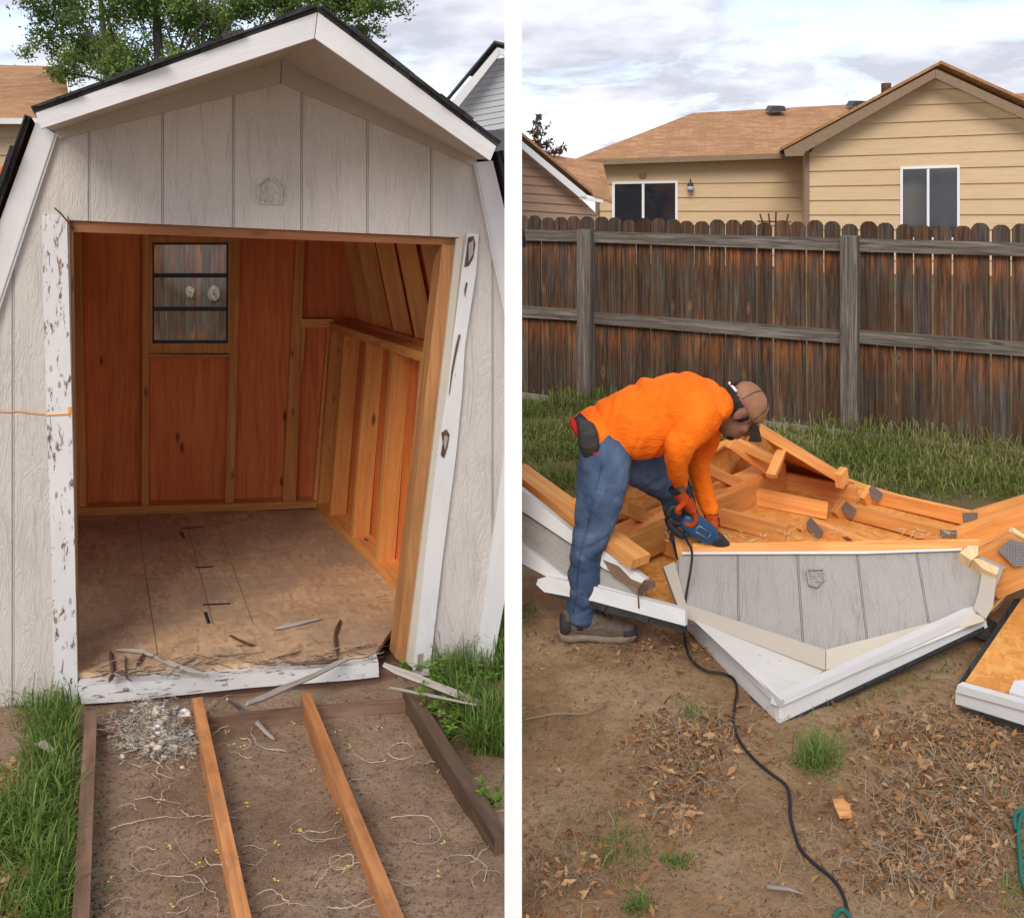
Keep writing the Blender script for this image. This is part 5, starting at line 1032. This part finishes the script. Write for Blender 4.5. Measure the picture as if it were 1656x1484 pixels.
# jeans
m = MB()
m.loft([(P(1002, 690, YC), V((.062, 0, -.062)), sdv * .13), (P(986, 704, YC), V((.075, 0, -.075)), sdv * .146), (P(978, 716, YC), V((.10, 0, -.09)), sdv * .152), (P(980, 742, YC), V((.105, 0, -.02)), sdv * .165)], 20)
limb([(984, 712, 3.89, .096), (976, 752, 3.84, .102), (971, 795, YN, .096), (963, 840, YN, .080), (953, 872, YN, .066), (947, 905, YN, .062), (944, 950, YN, .060), (941, 980, YN, .056), (937, 1001, YN, .050)], m)
limb([(1000, 722, 4.0, .10), (1035, 748, 4.06, .095), (1070, 775, 4.10, .085), (1094, 800, 4.12, .074), (1106, 850, 4.15, .064), (1118, 900, 4.18, .058), (1126, 940, 4.2, .055)], m)
jeans = remesh('jeans', m, .007, 'denim', per, 5, lambda co: (wr((.35, 0, 1), (12, 4, 6), .012, 5)(co) + wr((-.6, 0, 1), (22, 7, 7), .008, 9)(co)) * np.clip((1.0 - co[:, 2]) * 1.6, .35, 1.2))
m = MB()
for pts in ([(1000, 742), (990, 790), (975, 850), (962, 900), (958, 950), (952, 990)],): m.tube(smooth_path([P(x - 26, y, YN - .083 + .02 * (y > 850)) for x, y in pts], 5), .0018, 4)
m.build('seam', 'denim', jeans)
# pouch on the belt
m = MB(); pc = P(950, 706, 3.80); m.loft([(pc + V((-.008, -.0, .062)), V((.034, 0, -.012)), (0, .03, 0)), (pc + V((0, -.012, .02)), (.040, 0, 0), (0, .04, 0)), (pc + V((.004, -.012, -.03)), (.042, 0, 0), (0, .036, 0)), (pc + V((.010, -.005, -.072)), (.028, 0, 0), (0, .024, 0))], 16, p=3.2)
remesh('tool_pouch', m, .006, 'pouch', per, 2)
m = MB(); m.beam(P(933, 672, YC - .12), P(1003, 742, YC - .14), .012, .035, (.7, 0, .7)); m.build('belt', 'pouch', per)
# shoes
def shoe(cx, gy, Yg, z0, prefix_near):
    s = .238 / 100  # metres per px near the shoe
    o = P(cx, gy, Yg); o.z = z0
    def at(x, z): return o + V((x, 0, z))
    u = MB()
    st = [(-.128, .055, .030, .030), (-.115, .062, .058, .036), (-.085, .075, .070, .038), (-.045, .072, .068, .040), (.0, .058, .052, .044), (.05, .046, .040, .048), (.10, .040, .033, .046), (.14, .036, .027, .038), (.158, .030, .018, .024)]
    u.loft([(at(x, zc), V((0, 0, hz)), V((0, wy, 0))) for x, zc, hz, wy in st], 18, p=2.4)
    c = at(-.075, .115); u.loft([(at(-.078, .07), (.050, 0, 0), (0, .040, 0)), (c, (.052, 0, .006), (0, .041, 0))], 16)
    sh = remesh('shoe', u, .006, 'shoe', per, 3)
    so_ = MB(); so_.loft([(at(x, .014 + dz), V((0, 0, .016)), V((0, wy, 0))) for x, dz, wy in ((-.142, .014, .018), (-.128, .0, .036), (-.09, 0, .042), (-.03, .004, .040), (.04, 0, .050), (.10, 0, .052), (.145, .004, .040), (.166, .014, .018))], 16, p=3.5); so_.build('sole', 'sole', sh)
    d = MB(); d.loft([(at(x, zc), V((0, 0, hz)), V((0, wy, 0))) for x, zc, hz, wy in ((.105, .036, .026, .050), (.14, .034, .026, .042), (.163, .030, .018, .026))], 16); d.build('toe_cap', 'shoe_dark', sh); d = MB(); d.loft([(at(x, zc), V((0, 0, hz)), V((0, wy, 0))) for x, zc, hz, wy in ((-.134, .055, .036, .030), (-.115, .062, .058, .040), (-.095, .060, .040, .0415))], 16); d.build('heel_cup', 'shoe_dark', sh)
    l = MB()
    for i in range(5):
        x = -.02 + i * .025; z = .118 - i * .012; l.tube([at(x, z - .03) + V((0, -.042, 0)), at(x + .01, z) + V((0, -.012, 0)), at(x, z + .002) + V((0, .02, 0))], .003, 5)
    for k in (-1, 1): l.tube(smooth_path([at(-.015, .118), at(.01, .14) + V((0, -.02 * k, 0)), at(.04, .125) + V((0, -.035 * k, 0)), at(.0, .11) + V((0, -.02, 0))], 5), .0025, 5)
    l.build('laces', 'shoe_dark', sh)
    return sh
sh0 = G(965, 1036); shoe(962, 1036, YN, gzf(sh0.x, sh0.y) + .0, True); shoe(1150, 960, 4.2, .07, False)
m = MB(); m.loft([(P(936, 996, YN), (.044, 0, 0), (0, .044, 0)), (P(939, 1012, YN), (.040, 0, 0), (0, .040, 0))], 16); m.build('sock', 'pouch', per)
# gloved hands
def hand(w, k, grip, spread, thumb_dir, name='glove'):
    """w wrist, k knuckle centre, grip centre of what is held; fingers fan along spread and curl round grip"""
    m = MB(); w, k, grip, sp_ = V(w), V(k), V(grip), V(spread).normalized(); d = (k - w).normalized(); nrm = d.cross(sp_).normalized()
    m.loft([(w - d * .03, sp_ * .034, nrm * .030), (w, sp_ * .036, nrm * .030), (w.lerp(k, .5), sp_ * .048, nrm * .030), (k, sp_ * .050, nrm * .024)], 14)
    tg = (grip - k); tgn = (tg - sp_ * tg.dot(sp_)).normalized()
    for i, ln in enumerate((.92, 1.05, 1., .8)):
        b0 = k + sp_ * (.033 - .022 * i); q = [b0]; a = d
        for seg, bend in ((.040, .35), (.030, .95), (.024, 1.1)):
            a = (a * math.cos(bend) + tgn * math.sin(bend)).normalized() if seg == .040 else (Matrix.Rotation(bend, 3, sp_) @ a if (Matrix.Rotation(bend, 3, sp_) @ a).dot(grip - q[-1]) > (Matrix.Rotation(-bend, 3, sp_) @ a).dot(grip - q[-1]) else Matrix.Rotation(-bend, 3, sp_) @ a)
            q.append(q[-1] + a * seg * ln)
        m.tube(smooth_path(q, 3), [.0125 - .0003 * j for j in range(10)], 8); m.ell(q[-1], (.0095, 0, 0), (0, .0095, 0), (0, 0, .0095), 8, 6)
    t0 = w.lerp(k, .35) + sp_ * .038; t1 = t0 + V(thumb_dir).normalized() * .035 + tgn * .012; t2 = t1 + (grip - t1).normalized() * .028
    m.tube(smooth_path([w.lerp(k, .3) + sp_ * .02, t0, t1, t2], 3), .012, 8); m.ell(t2, (.011, 0, 0), (0, .011, 0), (0, 0, .011), 8, 6)
    g = remesh(name, m, .0042, 'glove', per, 2); c = MB(); c.loft([(w - d * .038, sp_ * .037, nrm * .033), (w - d * .008, sp_ * .035, nrm * .029)], 14); c.build('cuff', 'glove_dark', g)
    s_ = MB(); 
    for off in (.004, .016, .030): s_.tube([w + d * off + sp_ * x * .03 + (nrm if nrm.y < 0 else -nrm) * (.0285 - .004 * abs(x)) for x in (-1, -.5, 0, .5, 1)], .0045, 5)
    s_.build('knuckle_pad', 'glove_dark', g); return g
SY = 3.93
hand(P(1100, 797, SY - .02), P(1119, 823, SY), P(1106, 841, SY), (0, -1, 0), (-1, -.3, -.6)); hand(P(1150, 836, 4.05), P(1152, 852, 4.02), P(1138, 858, 3.98), (0, -1, .2), (-.6, -.5, -.5))

# ================================================================== the saw and cord
saw = thing('reciprocating_saw', P(1135, 860, SY), 'blue corded reciprocating saw held nose down against the cut edge', 'power saw')
ax0, ax1 = P(1106, 838, SY + .01), P(1162, 873, SY + .03); d = (ax1 - ax0).normalized(); upv = V((0, 1, 0)); n_ = d.cross(upv).normalized()
m = MB(); m.loft([(ax0 + d * x, n_ * a, upv * b_) for x, a, b_ in ((-.01, .024, .022), (.015, .040, .034), (.06, .045, .038), (.10, .043, .037), (.135, .036, .032), (.155, .028, .026))], 18, p=3); remesh('motor_housing', m, .005, 'saw_blue', saw, 2)
m = MB(); m.loft([(ax0 + d * x, n_ * a, upv * b_) for x, a, b_ in ((.145, .031, .029), (.17, .028, .026), (.20, .020, .020), (.225, .012, .015))], 16, p=2.6); m.build('nose_boot', 'saw_dark', saw)
m = MB(); m.tube(smooth_path([ax0 + d * .0 + n_ * .02, P(1104, 824, SY), P(1088, 820, SY), P(1080, 834, SY), P(1086, 852, SY), P(1104, 866, SY), ax0 + d * .05 + n_ * -.03], 4), .015, 8); m.tube(smooth_path([P(1082, 838, SY), P(1096, 846, SY), ax0 + d * .02], 4), .013, 8); m.build('rear_handle', 'saw_dark', saw)
m = MB(); c = ax0 + d * .085 - upv * .0385; q = [c + d * x + n_ * y for x, y in ((-.03, -.012), (.03, -.012), (.03, .014), (-.03, .014))]
for i in range(4): m.tube([q[i], q[(i + 1) % 4]], .0022, 5)
m.build('side_badge', 'metal', saw); m = MB(); e_ = ax0 + d * .225; m.prism([e_ + n_ * .006, e_ + n_ * -.006, e_ + d * .09 + n_ * -.004, e_ + d * .09 + n_ * .002], upv * .0015); m.build('blade', 'metal', saw)
cp = [P(1104, 862, SY), P(1112, 876, 3.88), P(1119, 892, 3.83), P(1117, 920, 3.79), P(1110, 960, 3.77), P(1106, 995, 3.75), P(1107, 1025, 3.70)]
for x, y in ((1109, 1052), (1118, 1074), (1140, 1090), (1168, 1094), (1186, 1102), (1192, 1122), (1188, 1150), (1187, 1180), (1196, 1205), (1216, 1232), (1245, 1256), (1270, 1272), (1277, 1290), (1278, 1320), (1284, 1350), (1296, 1380), (1320, 1404), (1348, 1428), (1364, 1450), (1372, 1490), (1374, 1540)):
    q = G(x, y); cp.append(V((q.x, q.y, gzf(q.x, q.y) + .016)))
m = MB(); m.tube(smooth_path(cp, 4), .0048, 8); tag(m.build('power_cord', 'black'), 'black power cord running from the saw down across the bare soil', 'cord')
def gp(x, y, dz=.022): q = G(x, y); return V((q.x, q.y, gzf(q.x, q.y) + dz))
m = MB(); m.tube(smooth_path([gp(1346, 1510), gp(1350, 1488, .02), gp(1362, 1480, .025), gp(1374, 1490, .02), gp(1380, 1510, .01)], 4), .006, 8); tag(m.build('garden_hose', 'hose'), 'short loop of green hose at the bottom by the cord', 'hose')
m = MB(); m.tube(smooth_path([gp(1700, 1300), gp(1662, 1320), gp(1648, 1345), gp(1650, 1400), gp(1656, 1440), gp(1690, 1520)], 5), .006, 8); m.tube(smooth_path([gp(1680, 1318), gp(1643, 1330, .03), gp(1643, 1352)], 5), .006, 8); tag(m.build('garden_hose', 'hose'), 'green garden hose curving along the right edge of the soil', 'hose')
# orange chip
m = MB(); c = gp(1362, 1312, .012); m.prism([c + V(v) for v in ((-.018, -.03, 0), (.016, -.034, .004), (.022, .0, .012), (.014, .038, .006), (-.012, .044, .002), (-.02, .01, .008))], (0, 0, .008)); tag(m.build('wood_chunk', 'chip'), 'bright orange split wood chunk lying on the bare soil', 'wood chunk')
m = MB(); m.tube([gp(1240, 1440), gp(1275, 1446), gp(1300, 1456)], [.007, .005, .001], 5); tag(m.build('pale_stick', 'grey_wood'), 'pale dry stick on the soil at the bottom left of the cord', 'stick')
m = MB(); m.tube(smooth_path([gp(846, 1165), gp(900, 1154), gp(950, 1156), gp(985, 1140)], 3), .0028, 5); tag(m.build('brown_stick', 'straw_wood'), 'long brown stick on the soil near the white divider', 'stick')

# ================================================================== right ground cover
def g_right():
    q = G(random.uniform(836, 1720), random.triangular(640, 815, 690)); s = fs_(q.x / q.y * F + PX)
    fy = FA.y + fd.y * s
    return q.x, q.y, q.x > .05 and q.y < fy - .05 and vnoise(q.x * 2.6, q.y * 2.6, 0, 21) > random.uniform(-.42, -.05)
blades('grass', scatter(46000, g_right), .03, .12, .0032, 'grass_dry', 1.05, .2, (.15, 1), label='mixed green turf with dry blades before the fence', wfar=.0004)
def g_fence():
    s = random.uniform(.0, 5.2); dd = abs(random.gauss(0, .16)) + .03; nr = V((fd.y, -fd.x, 0)); nr = nr if nr.y < 0 else -nr; q = FA + fd * s + nr * dd; return q.x, q.y, q.x > .05 and (vnoise(s * 2.2, 0, 0, 6) > -.2)
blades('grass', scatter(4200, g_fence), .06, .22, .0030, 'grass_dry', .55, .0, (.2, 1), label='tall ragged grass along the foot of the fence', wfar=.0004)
m = MB(); nr = V((fd.y, -fd.x, 0)); nr = nr if nr.y < 0 else -nr; a, b = FA + nr * .12, FB + fd * .8 + nr * .14; m.beam(a + fd * 0 + V((0, 0, .03)), b + V((0, 0, .03)), .02, .05); tag(m.build('edging_board', 'grey_wood'), 'low grey edging board along the foot of the fence', 'edging')
def region(cx, cy, sx, sy, base=G): 
    q = base(random.gauss(cx, sx), min(1560, max(960, random.gauss(cy, sy)))); return q.x, q.y, q.x > .03
RG = [(1120, 1195, 48, 24, 3), (1100, 1290, 40, 40, 1.2), (1500, 1190, 80, 25, 3), (1520, 1310, 75, 50, 6), (1500, 1400, 60, 25, 2.5), (1620, 1230, 40, 50, 2), (900, 1420, 60, 50, 1), (1050, 1050, 80, 20, 1.2)]
def lit():
    r = random.choices(RG, [q[4] for q in RG])[0]; return region(r[0], r[1], r[2], r[3])
def anyg(): q = G(random.uniform(836, 1720), random.uniform(1000, 1540)); return q.x, q.y, q.x > .03
leaves('leaf_litter', scatter(1900, lit), .015, 'litter', 'curled orange and tan dead leaves scattered on the soil', 'dead leaves', (0, 1), zr=.02, flat=.7)
leaves('leaf_litter', scatter(3800, lit), .010, 'litter', 'broken small brown leaf pieces in patches on the soil', 'dead leaves', (0, .7), zr=.015, flat=.5)
leaves('leaf_litter', scatter(1000, anyg), .008, 'litter', 'small dead leaf crumbs over the bare soil', 'dead leaves', (0, .8), flat=.6)
blades('dead_grass', scatter(2800, lit), .025, .12, .0020, 'straw', .3, 1.15, label='dry straw stems lying in patches on the soil', cat='dead grass')
blades('dead_grass', scatter(5000, anyg), .015, .06, .0018, 'straw', .3, 1.2, (0, .7), label='thin dry stems strewn over the whole soil', cat='dead grass')
def gpatch():
    r = random.choice([(1000, 1375, 40, 18), (1095, 1392, 12, 5), (1120, 1150, 14, 6), (1030, 1470, 12, 8), (1580, 1260, 50, 50), (1640, 1420, 20, 30), (1500, 1090, 60, 20), (1410, 1120, 60, 14), (850, 990, 10, 8), (990, 1360, 25, 25)]); return region(*r)
blades('grass', scatter(1300, gpatch), .012, .045, .0026, 'grass', .8, .2, (0, .7), label='small sparse green sprigs on the bare soil', cat='grass')
def clod(n, fn, lo, hi, label, mat='stone'):
    P_ = scatter(n, fn); base = np.array([[1, 0, 0], [-1, 0, 0], [0, 1, 0], [0, -1, 0], [0, 0, 1], [0, 0, -.6], ]); fc = np.array([[0, 2, 4], [2, 1, 4], [1, 3, 4], [3, 0, 4], [2, 0, 5], [1, 2, 5], [3, 1, 5], [0, 3, 5]])
    s = rng.uniform(lo, hi, n) * rng.uniform(.4, 1.4, n); vs = P_[:, None, :] + base[None] * s[:, None, None] * rng.uniform(.6, 1.3, (n, 6, 3)); lo_i = (np.arange(n)[:, None, None] * 6 + fc[None]).ravel(); o = raw('soil_clods', vs.reshape(-1, 3), lo_i, np.full(8 * n, 3), mat); return kind(o, 'stuff', label, 'soil')
clod(5000, anyg, .002, .007, 'small crumbs of brown soil in the fenced yard')
clod(5000, lambda: (lambda q: (q.x, q.y, q.x < -.03))(pxl(140, 815, 1125, 1500)), .0018, .006, 'small crumbs of brown soil between the joists')
blades('dead_grass', scatter(1500, lambda: (lambda q: (q.x, q.y, q.x < -.03))(pxl(140, 815, 1125, 1500))), .01, .05, .0015, 'straw', .3, 1.2, (0, .7), label='fine dry stems on the soil between the joists', cat='dead grass')
m_ = np.array([tuple(gp(1318 + random.gauss(0, 18), 1236 + random.gauss(0, 9), 0)) for _ in range(190)])
tg_ = blades('grass_tuft', m_, .05, .17, .0034, 'grass', .9, .4, (0, .6), stuff=False); tag(tg_, 'dark green grass tuft on bare soil below the white fascia tip', 'grass tuft')

m = MB(); c = gp(905, 830, 0); m.ell(c, (.34, .02, 0), (0, .22, 0), (0, 0, .10), 28, 10, jit=.07); tag(m.build('soil_mound', 'dirt'), 'low mound of dark soil behind the worker at the edge of the turf', 'soil mound')
